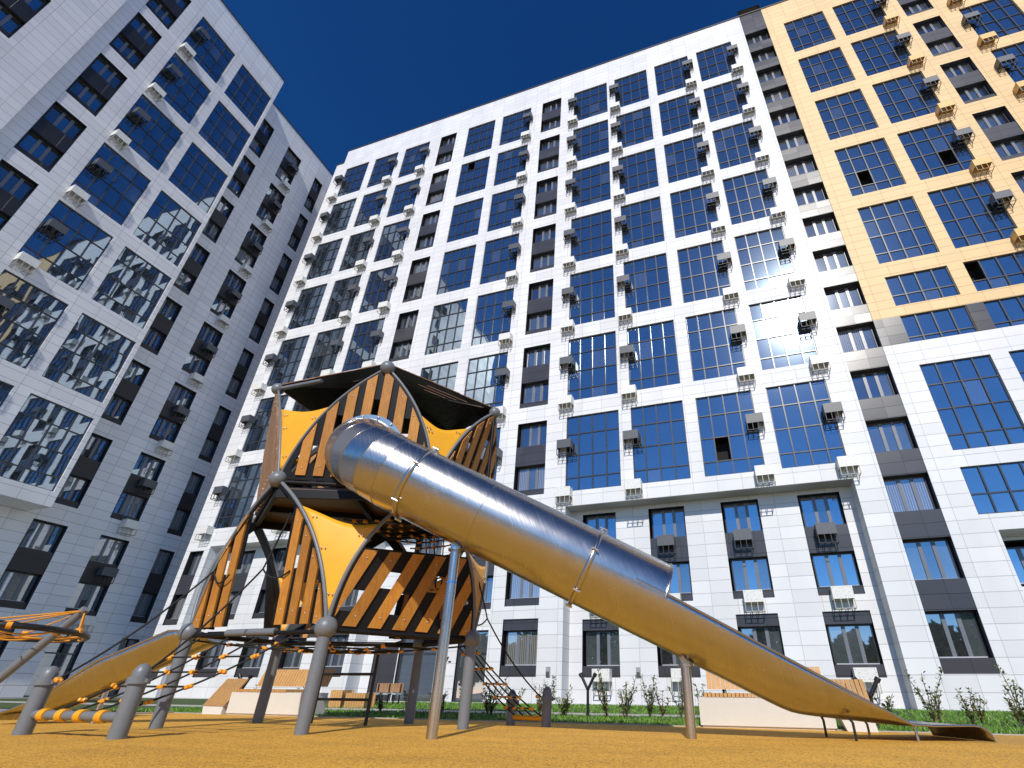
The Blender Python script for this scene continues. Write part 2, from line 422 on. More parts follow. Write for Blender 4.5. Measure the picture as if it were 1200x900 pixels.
UF = (0,.235,.49,.75,1.)
def glazed_bay(parent, fr, a, b, c, d, rows=(0,.17,.46,.75,1.), reveal=.14, opened=None, flip=False):
    f = MB(); g = MB(); fw = .05
    D0, D1 = -reveal-.02, -reveal+.07
    f.fbox(fr, a, a+fw, c, d, D0, D1); f.fbox(fr, b-fw, b, c, d, D0, D1)
    f.fbox(fr, a+fw, b-fw, c, c+fw, D0, D1-.002); f.fbox(fr, a+fw, b-fw, d-fw, d, D0, D1-.002)
    us = [a+(b-a)*t for t in UF]; zs = [c+(d-c)*t for t in rows]
    for u in us[1:-1]: f.fbox(fr, u-.032, u+.032, c+fw, d-fw, D0, D1+.012)
    for z in zs[1:-1]:
        for u,v in zip(us,us[1:]): f.fbox(fr, max(u+.032,a+fw), min(v-.032,b-fw), z-.03, z+.03, D0, D1-.004)
    hole = None
    for i in range(len(us)-1):
        for j in range(len(zs)-1):
            if opened == (i,j):
                hole = (us[i],us[i+1],zs[j],zs[j+1]); continue
            pane_quad(g, fr, us[i], us[i+1], zs[j], zs[j+1], -reveal+.02, mi=1 if random.random() < (.14 if j in (0,2) else .02) else 0)
    bay = f.build('glazed_bay', M['frame'], parent)
    g.build('glass_pane', [M['glass'],M['glass_c']], bay)
    if hole:
        r = MB(); x0,x1,z0,z1 = hole
        r.poly([fr(x0,z0,-.75),fr(x1,z0,-.75),fr(x1,z1,-.75),fr(x0,z1,-.75)])
        for q in ([(x0,z0),(x0,z1)],[(x1,z0),(x1,z1)],[(x0,z1),(x1,z1)],[(x0,z0),(x1,z0)]):
            (p,s),(t,w) = q; r.poly([fr(p,s,-reveal),fr(t,w,-reveal),fr(t,w,-.75),fr(p,s,-.75)])
        r.build('open_sash', M['room'], bay)
    return bay

def small_window(parent, fr, a, b, c, d, dep=-.24, glassm='glass2'):
    f = MB(); g = MB(); mull = MB(); fw = .06
    f.fbox(fr, a, a+fw, c, d, dep-.02, dep+.07); f.fbox(fr, b-fw, b, c, d, dep-.02, dep+.07)
    f.fbox(fr, a+fw, b-fw, d-.07, d, dep-.02, dep+.068)
    us = [a+fw, a+(b-a)*.36, a+(b-a)*.67, b-fw]
    for u in us[1:-1]: f.fbox(fr, u-.075, u+.075, c, d-.07, dep-.02, dep+.075, 1)
    f.fbox(fr, a+fw, b-fw, c-.05, c, dep-.02, dep+.12, 2)
    cur = random.random()
    for u,v in zip(us,us[1:]):
        pane_quad(g, fr, u, v, c, d-.05, dep+.03, .004, mi=(1 if random.random()<.6 else 0) if cur<.22 else (2 if random.random()<.4 else 0))
    w = f.build('window', [M['frame'], M['mullion'], M['sill']], parent)
    g.build('glass_pane', [M[glassm], M['glass2_c'], M['glass2_d']], w)
    return w

bA_ref = [None]
def window_unit(parent, fr, a, b, c, d, back=.42, glassm='glass2', single=False, side=.10):
    pm = 'dark' if parent is bA_ref[0] else 'grey'  # left block's panels go darker: its shade is put into their colour
    H = d-c
    def pn(z0, z1, d1, mat, nm='spandrel_panel'):
        p = MB(); p.fbox(fr, a+.01, b-.01, z0, z1, -back, d1); p.build(nm, M[mat], parent)
    if not single:
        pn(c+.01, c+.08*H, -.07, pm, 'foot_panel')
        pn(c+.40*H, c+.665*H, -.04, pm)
        wins = [(c+.08*H+.05, c+.40*H-.01),(c+.665*H+.05, d-.02)]
    else:
        pn(c+.01, c+.19*H, -.07, 'grey', 'foot_panel')
        pn(c+.80*H, d-.01, -.08, 'grey', 'head_panel')
        wins = [(c+.19*H+.05, c+.80*H)]
    for z0,z1 in wins:
        small_window(parent, fr, a+side, b-.03, z0, z1, -back+.04, glassm)

# ------------------------------------------------------------------ air-conditioner cages
def make_ac(kind):
    fm, cm = M['perf_'+kind], M['cage_'+kind]
    W,Hh,Dp = .84,.52,.50      # local: x along wall, -y out from wall, z up, origin at back top centre
    root = bpy.data.objects.new('air_conditioner_cage', None); col.objects.link(root)
    c = MB(); t = .02
    c.box((-W/2,-Dp,-Hh),(W/2,-Dp+t,0)); c.box((-W/2,-Dp+t,-Hh),(-W/2+t,0,0)); c.box((W/2-t,-Dp+t,-Hh),(W/2,0,0))
    c.box((-W/2+t,-Dp+t,-t),(W/2-t,0,0))
    c.build('casing', fm, root, local=(0,0,0))
    b = MB(); bt = .030; z1 = -Hh; z0 = -Hh-.40
    for x in (-W/2+.004, -W/2+.27, W/2-.27-bt, W/2-.004-bt):
        b.box((x,-Dp+.004,z0),(x+bt,-Dp+.004+bt,z1))
        b.box((x,-Dp+.004+bt,z0),(x+bt,0,z0+bt))
    for x in (-W/2+.004, W/2-.004-bt): b.box((x,-bt,z0+bt),(x+bt,0,z1))
    for x0,x1 in ((-W/2+.034,-W/2+.27),(-W/2+.30,W/2-.30),(W/2-.27,W/2-.034)):
        b.box((x0,-Dp+.006,z0),(x1,-Dp+.002+bt,z0+bt-.004)); b.box((x0,-Dp*.5,z0+.003),(x1,-Dp*.5+.03,z0+.026))
    b.build('bracket', cm, root, local=(0,0,0))
    return root
AC_PROTO = {}
def ac(kind, loc, rotz, label, group):
    if kind not in AC_PROTO:
        o = AC_PROTO[kind] = make_ac(kind)
    else:
        o = copy_tree(AC_PROTO[kind])
    o.location = loc; o.rotation_euler = (0,0,rotz)
    tag(o, label, 'air conditioner', group); return o

ORD = ['first','second','third','fourth','fifth','sixth','seventh','eighth','ninth','tenth','eleventh','twelfth']

# ------------------------------------------------------------------ long white block (B)
YB = 24.4
fB = frameB(YB); fBr = frameB(YB+1.0)
bB = thing('apartment_building', 'long white panel-clad apartment block with blue glazed bays directly behind the playground', 'building', (-15,YB,0))
G = {'G1':(-34.5,-31.58),'G2':(-30.78,-27.92),'G3':(-27.06,-24.15),'G4':(-19.76,-16.79),'G5':(-15.99,-13.01),
     'G6':(-8.69,-5.53),'G7':(-4.82,-1.86),'G8':(-1.15,1.80),'G9':(2.54,5.49)}
NCOL = {'N1':(-22.85,-21.06),'N2':(-11.84,-9.94)}
RECB = [(-34.0,-23.9,8.9),(-20.6,-12.6,8.95),(-8.65,5.50,9.25)]
holes = []
for a,b in G.values():
    for t in TOPS: holes.append((a,b,t-HB,t,.14))
for a,b in NCOL.values():
    for t in TOPS: holes.append((a,b,t-HB,t,.42,1))
    holes.append((a,b,4.27,9.0,.42,1)); holes.append((a,b,1.10,3.66,.42,1))
holes.append((-35.7,-34.45,4.0,8.65,.42,1)); holes.append((-35.7,-34.45,1.0,3.0,.42,1))
for a,b,t in RECB: holes.append((a,b,-.02,t,1.0))
w = MB()
ROOF = 52.9
wall_grid(w, fB, -36.15, 6.69, -.02, ROOF, holes+[(-36.2,-35.2,50.8,60,0)], lambda u,z: 0)
# left end, roof and back of the block, lower left step of the roof
w.poly([(-36.15,YB,-.02),(-36.15,YB,50.8),(-36.15,YB+14,50.8),(-36.15,YB+14,-.02)])
w.poly([(-35.2,YB,50.8),(-35.2,YB,ROOF),(-35.2,YB+14,ROOF),(-35.2,YB+14,50.8)])
w.poly([(-36.15,YB,50.8),(-35.2,YB,50.8),(-35.2,YB+14,50.8),(-36.15,YB+14,50.8)])
w.poly([(-35.2,YB,ROOF),(6.69,YB,ROOF),(6.69,YB+14,ROOF),(-35.2,YB+14,ROOF)])
w.poly([(6.69,YB+14,-.02),(-36.15,YB+14,-.02),(-36.15,YB+14,ROOF),(6.69,YB+14,ROOF)])
# recessed lower storeys
LOWC = {0:[(-32.9,-31.05),(-29.6,-27.75),(-26.5,-24.65)],1:[(-18.5,-16.65),(-14.95,-13.1)],2:[(-7.98,-6.12),(-4.33,-2.45),(-.60,1.22),(3.06,4.95)]}
for k,(a,b,t) in enumerate(RECB):
    hl = []
    for (x0,x1) in LOWC[k]:
        hl.append((x0,x1,4.33,t-.22,.42,1))
        if k != 1: hl.append((x0,x1,1.10,3.66,.42,1))
    if k == 1: hl += [(-20.0,-18.45,.02,2.75,.42,1),(-18.4,-16.05,.02,3.3,.42,1),(-14.85,-12.95,.02,3.3,.42,1)]
    wall_grid(w, fBr, a, b, -.02, t, hl, lambda u,z: 0)
w.build('wall', [M['white'], M['dark']], bB)
cp = MB(); cp.box((-35.25,YB-.06,ROOF),(6.69,YB+.4,ROOF+.12)); cp.box((-36.2,YB-.06,50.8),(-35.26,YB+.4,50.92))
cp.build('roof_coping', M['coping'], bB)
OPENB = {('G8',6):(1,1),('G4',1):(1,3)}
for n,(a,b) in G.items():
    for k,t in enumerate(TOPS): glazed_bay(bB, fB, a, b, t-HB, t, opened=OPENB.get((n,k)))
for n,(a,b) in NCOL.items():
    for t in TOPS: window_unit(bB, fB, a, b, t-HB, t)
    window_unit(bB, fB, a, b, 4.27, 9.0); window_unit(bB, fB, a, b, 1.10, 3.66, single=True)
window_unit(bB, fB, -35.7, -34.45, 4.0, 8.65); window_unit(bB, fB, -35.7, -34.45, 1.0, 3.0, single=True)
for k,(a,b,t) in enumerate(RECB):
    for (x0,x1) in LOWC[k]:
        window_unit(bB, fBr, x0, x1, 4.33, t-.22, glassm='glass2' if x0<-8.7 else 'glass')
        if k != 1: window_unit(bB, fBr, x0, x1, 1.10, 3.66, single=True)
# entrance doors of the middle recess
def entrance(parent, fr, a, b, c, d, leaf=True):
    f = MB(); gl = MB()
    f.fbox(fr,a,a+.07,c,d,-.28,-.16); f.fbox(fr,b-.07,b,c,d,-.28,-.16); f.fbox(fr,a+.07,b-.07,d-.07,d,-.28,-.162)
    f.fbox(fr,a+.07,b-.07,2.2,2.28,-.28,-.164); f.fbox(fr,(a+b)/2-.05,(a+b)/2+.05,c,2.2,-.28,-.15)
    for u,v in ((a+.07,(a+b)/2-.05),((a+b)/2+.05,b-.07)):
        pane_quad(gl,fr,u,v,c,2.2,-.22); pane_quad(gl,fr,u,v,2.28,d-.07,-.22)
    dr = f.build('door', M['frame'], parent); gl.build('glass_pane', M['glass2'], dr)
    h = MB(); h.tube([fr((a+b)/2-.12,.9,-.12),fr((a+b)/2-.12,1.5,-.12)],.018,8); h.build('handle', M['post_steel'], dr)
entrance(bB, fBr, -18.4, -16.05, .02, 3.3); entrance(bB, fBr, -14.85, -12.95, .02, 3.3)
p = MB(); p.fbox(fBr,-20.0,-18.45,.02,2.75,-.42,-.06); p.build('spandrel_panel', M['grey'], bB)
# house number beside the entrance
def lettering(txt, loc, size, rot, parent, name):
    cu = bpy.data.curves.new(name,'FONT'); cu.body = txt; cu.size = size; cu.extrude = .012; cu.align_x = 'LEFT'; cu.offset = .012
    tmp = bpy.data.objects.new('tmp', cu); col.objects.link(tmp)
    bpy.context.view_layer.update()
    me = bpy.data.meshes.new_from_object(tmp.evaluated_get(bpy.context.evaluated_depsgraph_get()))
    bpy.data.objects.remove(tmp); me.materials.clear(); me.materials.append(M['ink'])
    o = bpy.data.objects.new(name, me); col.objects.link(o); o.parent = parent
    o.location = V(loc) - world_of(parent); o.rotation_euler = rot
    return o
lettering('187-', (-16.0,YB+.985,1.72), .48, (R(90),0,0), bB, 'house_number')
for lab,x,yy in (('small grey wall box low on the white pier between the slide and the narrow column',-9.32,YB),
             ('small grey wall box on the recessed wall right of the Y-shaped stake',-5.25,YB+1.0)):
    b_ = MB(); b_.box((x-.10,yy-.09,1.13),(x+.10,yy,1.52)); b_.box((x-.07,yy-.13,1.16),(x+.07,yy-.092,1.32),1)
    o = b_.build('wall_box', [M['wallbox'], M['ac_dark']], local=(x,yy,1.13)); tag(o, lab, 'wall box', 'grey wall boxes by the ground floor')

ACB = [('G1','L'),('G2','R'),('G3','R'),('G5','R'),('G6','L'),('G7','L'),('G8','R'),('G9','R')]
for ci,(n,side) in enumerate(ACB):
    a,b = G[n]
    x = (a+.02) if side == 'L' else (b-.12)
    if n == 'G1': x = a-.15
    for k,t in enumerate(TOPS):
        zb = t-HB
        ac('white', (x,YB-.004,zb+.10), 0, f'white air conditioner cage under {ORD[k]} bay from the roof, {ORD[ci]} cage column from corner', 'white air conditioner cages on the long white block')
        ac('dark', (x,YB-.004,zb+2.98), 0, f'dark air conditioner cage halfway up {ORD[k]} bay from roof, {ORD[ci]} cage column from corner', 'dark air conditioner cages on the long white block')
for (x0,x1),nm in zip(LOWC[2],('the leftmost','the second','the third','the rightmost')):
    xm = (x0+x1)/2
    ac('dark', (xm-.08,YB+1-.07,7.42), 0, f'dark air conditioner cage between upper windows in {nm} column under the overhang', 'air conditioner cages under the overhang')
    ac('white', (xm-.02,YB+1-.004,4.62), 0, f'white air conditioner cage under the middle window in {nm} column below the overhang', 'air conditioner cages under the overhang')
    ac('white', (xm+.12,YB+1-.004,1.45), 0, f'white air conditioner cage under the ground floor window in {nm} recessed column', 'air conditioner cages under the overhang')

# ------------------------------------------------------------------ tan-topped block (C)
bC = thing('apartment_building', 'tan-topped apartment block with white lower storeys and a dark window strip at right', 'building', (18,YB,0))
CC = [(9.78,12.78),(13.51,16.57),(20.6,23.6),(24.4,27.4),(28.2,31.2)]
CN = [(17.67,19.42),(32.4,34.2)]
Z5 = [(18.59,20.66),(16.18,17.9)]
holes = []; bays = []
for a,b in CC:
    for k,t in enumerate(TOPS):
        if k == 5: 
            for c,d in Z5: holes.append((a,b,c,d,.14)); bays.append((a,b,c,d,(0,.36,1.) if c>17 else (0,.2,1.)))
        else: holes.append((a,b,t-HB,t,.14)); bays.append((a,b,t-HB,t,(0,.17,.46,.75,1.)))
    holes.append((a,b,7.14,9.3,.14)); bays.append((a,b,7.14,9.3,(0,.42,1.)))
for a,b in CN:
    for t in TOPS: holes.append((a,b,t-HB,t,.42,2))
holes.append((6.69,8.52,1.2,ROOF+1,.46,2))
RC = (10.25,17.2,6.45)
holes.append((RC[0],RC[1],-.02,RC[2],1.0))
def mC(u,z):
    if z > 17.92: return 1
    if z > 16.15: return 2
    return 0
w = MB()
wall_grid(w, fB, 6.69, 38., -.02, ROOF, holes, mC, extra_z=(17.9,16.17))
hl = [(10.5,12.35,4.36,6.22,.42,2),(10.5,12.35,1.1,3.70,.42,2),(14.2,16.1,4.36,6.22,.42,2),(14.2,16.1,1.1,3.70,.42,2)]
wall_grid(w, fBr, RC[0], RC[1], -.02, RC[2], hl, lambda u,z: 0)
w.poly([(38,YB,-.02),(38,YB+14,-.02),(38,YB+14,ROOF),(38,YB,ROOF)],1)
w.poly([(6.69,YB,ROOF),(38,YB,ROOF),(38,YB+14,ROOF),(6.69,YB+14,ROOF)],1)
w.poly([(6.69,YB+14,-.02),(6.69,YB+14,ROOF),(38,YB+14,ROOF),(38,YB+14,-.02)],1)
w.build('wall', [M['white'], M['tan'], M['grey']], bC)
cp = MB(); cp.box((6.70,YB-.06,ROOF+.002),(38.05,YB+.4,ROOF+.122)); cp.build('roof_coping', M['coping'], bC)
# the dark strip: seventeen windows with spandrels
fS = frameB(YB)
def strip_panel(z0,z1,d0,d1,nm,mat):
    sp = MB(); sp.fbox(fS, 6.70, 8.51, z0, z1, d0, d1); sp.build(nm, M[mat], bC)
strip_panel(1.2, 1.74, -.46, -.02, 'foot_panel', 'grey')
z = 1.8
while z < 48.5:
    small_window(bC, fS, 6.74, 8.48, z, z+1.62, -.44)
    nz = z+2.893
    strip_panel(z+1.63, nz-.06 if nz < 48.5 else ROOF, -.46, -.02, 'spandrel_panel', 'grey')
    z = nz
OPENC = {(0,3):(1,1),(1,3):(2,1),(1,5):(0,1)}
cnt = {}
for a,b,c,d,rows in bays:
    ci = [q[0] for q in CC].index(a); i = cnt.get(ci,0); cnt[ci] = i+1
    glazed_bay(bC, fB, a, b, c, d, rows, opened=OPENC.get((ci,i)))
for a,b in CN:
    for t in TOPS: window_unit(bC, fB, a, b, t-HB, t)
for a,b in ((10.5,12.35),(14.2,16.1)):
    small_window(bC, fBr, a+.1, b-.03, 4.55, 6.0, -.38, 'glass'); window_unit(bC, fBr, a, b, 1.1, 3.70, single=True)
for ci,(cx,side) in enumerate(((1,'R'),(2,'L'),(3,'R'))):
    a,b = CC[cx]; x = b-.12 if side == 'R' else a+.05
    for k,t in enumerate(TOPS[:5]):
        ac('tan', (x,YB-.004,t-HB+.10), 0, f'sand coloured air conditioner cage under {ORD[k]} bay from roof, {ORD[ci]} cage column on tan wall', 'air conditioner cages on the tan block')
        ac('dark', (x,YB-.004,t-HB+2.98), 0, f'dark air conditioner cage halfway up {ORD[k]} bay from roof, {ORD[ci]} cage column on tan wall', 'air conditioner cages on the tan block')

# ------------------------------------------------------------------ left block (A)
XA, XA2, XA3 = -36.28, -38.45, -36.08
fA, fA2, fA3 = frameA(XA), frameA(XA2), frameA(XA3)
bA = thing('apartment_building', 'tall shaded white apartment block with a projecting glazed front at the left edge', 'building', (XA2,10,0))
bA_ref[0] = bA
CA = {'b':(9.28,12.33),'a':(13.05,16.20)}
NA = [(6.55,8.25)]
DA = [(16.95,18.66),(20.47,22.17),(24.16,25.23)]
holes = []
for a,b in CA.values():
    for t in TOPS: holes.append((a,b,t-HB,t,.14))
for a,b in NA:
    for t in TOPS: holes.append((a,b,t-HB,t,.42,1))
w = MB(); wh = lambda u,z: 0
SOF = 9.27
wall_grid(w, fA, 5.75, 16.45, SOF, ROOF, holes, wh)
h3 = [(1.95,3.62,t-HB,t,.42,1) for t in TOPS]
wall_grid(w, fA3, -14., 5.75, SOF, ROOF, h3, wh)
w.poly([(XA3,5.75,SOF),(XA3,5.75,ROOF),(XA,5.75,ROOF),(XA,5.75,SOF)])
h2 = []
for a,b in DA:
    for t in TOPS: h2.append((a,b,t-HB,t,.42,1))
    h2.append((a,b,4.27,9.0,.42,1)); h2.append((a,b,.02 if a>20 else 1.1,3.3 if a>20 else 3.66,.42,1))
h2 += [(12.3,14.0,4.27,9.0,.42,1),(7.5,9.2,4.27,9.0,.42,1),(12.3,14.0,1.1,3.66,.42,1),(7.5,9.2,1.1,3.66,.42,1)]
wall_grid(w, fA2, -14., 34., -.02, 52.1, [h for h in h2], wh)
w.poly([(XA,16.45,SOF),(XA2,16.45,SOF),(XA2,16.45,ROOF),(XA,16.45,ROOF)])
w.poly([(XA,-14,SOF),(XA,16.45,SOF),(XA2,16.45,SOF),(XA2,-14,SOF)])
w.poly([(XA3,-14,SOF),(XA3,5.75,SOF),(XA,5.75,SOF),(XA,-14,SOF)])
w.poly([(XA3,-14,ROOF),(XA3,5.75,ROOF),(XA2-13,5.75,ROOF),(XA2-13,-14,ROOF)]); w.poly([(XA,5.75,ROOF),(XA,16.45,ROOF),(XA2-13,16.45,ROOF),(XA2-13,5.75,ROOF)])
w.poly([(XA2,16.45,52.1),(XA2,34,52.1),(XA2-13,34,52.1),(XA2-13,16.45,52.1)])
w.poly([(XA2-13,16.45,52.1),(XA2-13,16.45,ROOF),(XA2,16.45,ROOF),(XA2,16.45,52.1)])
w.poly([(XA2,-14,-.02),(XA3,-14,SOF),(XA3,-14,ROOF),(XA2-13,-14,ROOF),(XA2-13,-14,-.02)])
w.poly([(XA2-13,-14,-.02),(XA2-13,-14,ROOF),(XA2-13,34,ROOF),(XA2-13,34,-.02)])
w.poly([(XA2,34,-.02),(XA2,34,52.1),(XA2-13,34,52.1),(XA2-13,34,-.02)])
w.build('wall', [M['white_left'], M['dark']], bA)
cp = MB(); cp.box((XA-.4,5.76,ROOF),(XA+.06,16.5,ROOF+.12)); cp.box((XA3-.4,-14,ROOF),(XA3+.06,5.755,ROOF+.12)); cp.box((XA2-.4,16.46,52.1),(XA2+.06,34,52.22))
cp.build('roof_coping', M['coping'], bA)
for a,b in CA.values():
    for t in TOPS: glazed_bay(bA, fA, a, b, t-HB, t)
for a,b in NA:
    for t in TOPS: window_unit(bA, fA, a, b, t-HB, t, glassm='glass')
for t in TOPS: window_unit(bA, fA3, 1.95, 3.62, t-HB, t, glassm='glass')
for a,b in DA:
    for t in TOPS: window_unit(bA, fA2, a, b, t-HB, t, glassm='glass')
    window_unit(bA, fA2, a, b, 4.27, 9.0)
window_unit(bA, fA2, 16.95, 18.66, 1.1, 3.66, single=True)
for u in ((12.3,14.0),(7.5,9.2)): window_unit(bA, fA2, *u, 4.27, 9.0); window_unit(bA, fA2, *u, 1.1, 3.66, single=True)
for a,b in DA[1:]: entrance(bA, fA2, a, b, .02, 3.3)
RZ = R(90)
for k,t in enumerate(TOPS):
    ac('white', (XA+.004,9.72,t-HB+.10), RZ, f'white air conditioner cage under {ORD[k]} large bay from roof on shaded left block', 'air conditioner cages on the shaded left block')
    ac('dark', (XA+.004,9.85,t-HB+2.98), RZ, f'dark air conditioner cage inside {ORD[k]} large bay from roof on shaded left block', 'air conditioner cages on the shaded left block')
for k,t in enumerate(TOPS+[9.0]):
    zb = t-HB if k < 7 else 4.2
    ac('white', (XA2+.004,21.62,zb+.10), RZ, f'white air conditioner cage under {ORD[k]} paired window from roof, narrow column of shaded block', 'air conditioner cages on the shaded left block')
    ac('dark', (XA2-.06,21.62,zb+2.95), RZ, f'dark air conditioner cage between {ORD[k]} paired windows from roof, narrow column of shaded block', 'air conditioner cages on the shaded left block')

exec_playground = True
# ==================================================================== PLAYGROUND
n1,n0,n2,n4,n3 = V((-8.28,6.11,1.26)),V((-5.65,6.06,1.26)),V((-4.33,7.83,1.24)),V((-5.9,8.75,1.26)),V((-8.25,7.80,1.26))
A_,B_,C_,E_,D_ = V((-7.16,5.84,3.56)),V((-4.80,6.75,3.50)),V((-4.80,8.65,3.50)),V((-7.1,8.75,3.50)),V((-9.0,7.15,3.42))
t1,t0,t2,t4,t3 = V((-8.27,6.12,5.70)),V((-5.65,6.06,5.64)),V((-4.33,7.80,5.42)),V((-5.9,8.8,5.6)),V((-8.3,7.95,5.6))
PEAK = V((-6.4,7.35,5.98))
tower = thing('play_tower', 'hexagonal yellow and black climbing tower with slatted cabins on grey steel legs', 'play tower', (-6.5,7.2,0))

def arch(P, Q, plane_n, bulge, n=18):
    """curve from P to Q bowed sideways within the plane with normal plane_n"""
    d = Q-P; L = d.length; s = d.cross(plane_n).normalized()
    return [P + d*(i/n) + s*(bulge*L*4*(i/n)*(1-i/n)) for i in range(n+1)]

def panel_frame(P, Q, Rr):
    u = (Q-P).normalized(); nrm = (Q-P).cross(Rr-P).normalized(); v = nrm.cross(u)
    return u, v, nrm
def clip(poly, a, b, c, keep):   # keep side of a*x+b*y<=c
    out = []
    for i in range(len(poly)):
        p, q = poly[i], poly[(i+1)%len(poly)]
        fp, fq = a*p[0]+b*p[1]-c, a*q[0]+b*q[1]-c
        if fp <= 0: out.append(p)
        if fp*fq < 0:
            t = fp/(fp-fq); out.append((p[0]+t*(q[0]-p[0]), p[1]+t*(q[1]-p[1])))
    return out
def strip(poly, ang, lo, hi):
    # strip whose axis leans by ang from v; lo..hi along the perpendicular
    c, s = math.cos(ang), math.sin(ang)
    q = clip(poly, c, -s, hi, 1)
    return clip(q, -c, s, -lo, 1) if len(q) > 2 else []
def vclip(poly, lo, hi):
    q = clip(poly, 0, 1, hi, 1)
    return clip(q, 0, -1, -lo, 1) if len(q) > 2 else []
def area(p): return abs(sum(p[i][0]*p[(i+1)%len(p)][1]-p[(i+1)%len(p)][0]*p[i][1] for i in range(len(p))))/2

def slat_panel(P, Q, Rr, bulge=.10, ang=0., sw=.145, gap=.10, zone=None, name='slat_panel', slatmat='slat', hole=None, inset=.07, top=None, slots=True, phase=0.):
    """gothic-arched panel: black plate strips behind, stained slats in front (towards +normal)"""
    u, v, nrm = panel_frame(P, Q, Rr)
    if nrm.dot(P - V((-6.6,7.3,P.z))) < 0: nrm = -nrm
    to3 = lambda x,y,w: P + u*x + v*y + nrm*w
    to2 = lambda X: ((X-P).dot(u), (X-P).dot(v))
    Lc = arch(P, Rr, nrm, bulge); Rc = arch(Q, Rr, nrm, -bulge)
    l2 = [to2(p) for p in Lc]; r2 = [to2(p) for p in Rc]
    if l2[len(l2)//2][0] > (to2((P+Rr)/2))[0]:   # bow outwards
        Lc = arch(P, Rr, nrm, -bulge); Rc = arch(Q, Rr, nrm, bulge); l2 = [to2(p) for p in Lc]; r2 = [to2(p) for p in Rc]
    outline = l2 + list(reversed(r2[:-1]))
    if top: 
        outline = clip(outline, top[0], top[1], top[2], 1)
    W = (Q-P).length
    cx = sum(p[0] for p in outline)/len(outline); cy = sum(p[1] for p in outline)/len(outline)
    ins = [(cx+(p[0]-cx)*(1-inset), cy+(p[1]-cy)*(1-inset)) for p in outline]
    pl = MB(); sl = []
    c, s = math.cos(ang), math.sin(ang)
    proj = [c*p[0]-s*p[1] for p in ins]; lo = min(proj)+phase
    k = 0; x = lo
    parts = []
    while x < max(proj):
        q = strip(ins, ang, x, x+sw)
        if len(q) > 2 and area(q) > .012:
            ok = True
            if zone: q = zone(q)
            for qq in ([q] if q and not isinstance(q[0], list) else (q or [])):
                if len(qq) > 2 and area(qq) > .01: sl.append(qq)
        g_ = strip(ins, ang, x+sw-.03, x+sw+gap+.03)
        if len(g_) > 2:
            vs = [p[1] for p in g_]; h0, h1 = min(vs), max(vs)
            segs = [(h0, h1)]
            if slots and k % 2 == 0: segs = [(h0, h0+.18*(h1-h0)), (h0+.45*(h1-h0), h1)]
            elif slots: segs = [(h0, h0+.5*(h1-h0)), (h0+.72*(h1-h0), h1)]
            for a_, b_ in segs:
                q = vclip(g_, a_, b_)
                if zone: q = zone(q)
                for qq in ([q] if q and not isinstance(q[0], list) else (q or [])):
                    if len(qq) > 2 and area(qq) > .004: pl.prism(qq, to3, -.012, .010)
        x += sw+gap; k += 1
    # border plate
    n = len(outline)
    ins2 = [(cx+(p[0]-cx)*(1-inset*1.7), cy+(p[1]-cy)*(1-inset*1.7)) for p in outline]
    for i in range(n):
        j = (i+1)%n
        q = [outline[i], outline[j], ins2[j], ins2[i]]
        if zone and i == n-1 and zone.__name__ == 'split': continue
        pl.prism(q, to3, -.014, .012)
    plate = pl.build(name, M['black'], tower)
    for q in sl:
        m_ = MB(); m_.prism(q, to3, .012, .042)
        # bolts at both ends
        c0 = sum(p[0] for p in q)/len(q); ys = sorted(p[1] for p in q)
        so = m_.build('slat', M[slatmat], plate)
    bb = MB()
    for q in sl:
        y0_, y1_ = min(p[1] for p in q), max(p[1] for p in q)
        for yy in (y0_+.10*(y1_-y0_)+.03, y1_-.10*(y1_-y0_)-.03):
            xs_ = []
            for i_ in range(len(q)):
                a_, b_ = q[i_], q[(i_+1)%len(q)]
                if (a_[1]-yy)*(b_[1]-yy) < 0: xs_.append(a_[0]+(b_[0]-a_[0])*(yy-a_[1])/(b_[1]-a_[1]))
            if len(xs_) >= 2: bb.ball(to3((min(xs_)+max(xs_))/2, yy, .043), .013, 8, 6)
    if sl: bb.build('bolt', M['bolt'], plate)
    return plate, Lc, Rc, to3

def curve_pipe(pts, r=.035, name='frame_pipe', mat='grey_paint'):
    m_ = MB(); m_.tube(pts, r, 10); return m_.build(name, M[mat], tower)

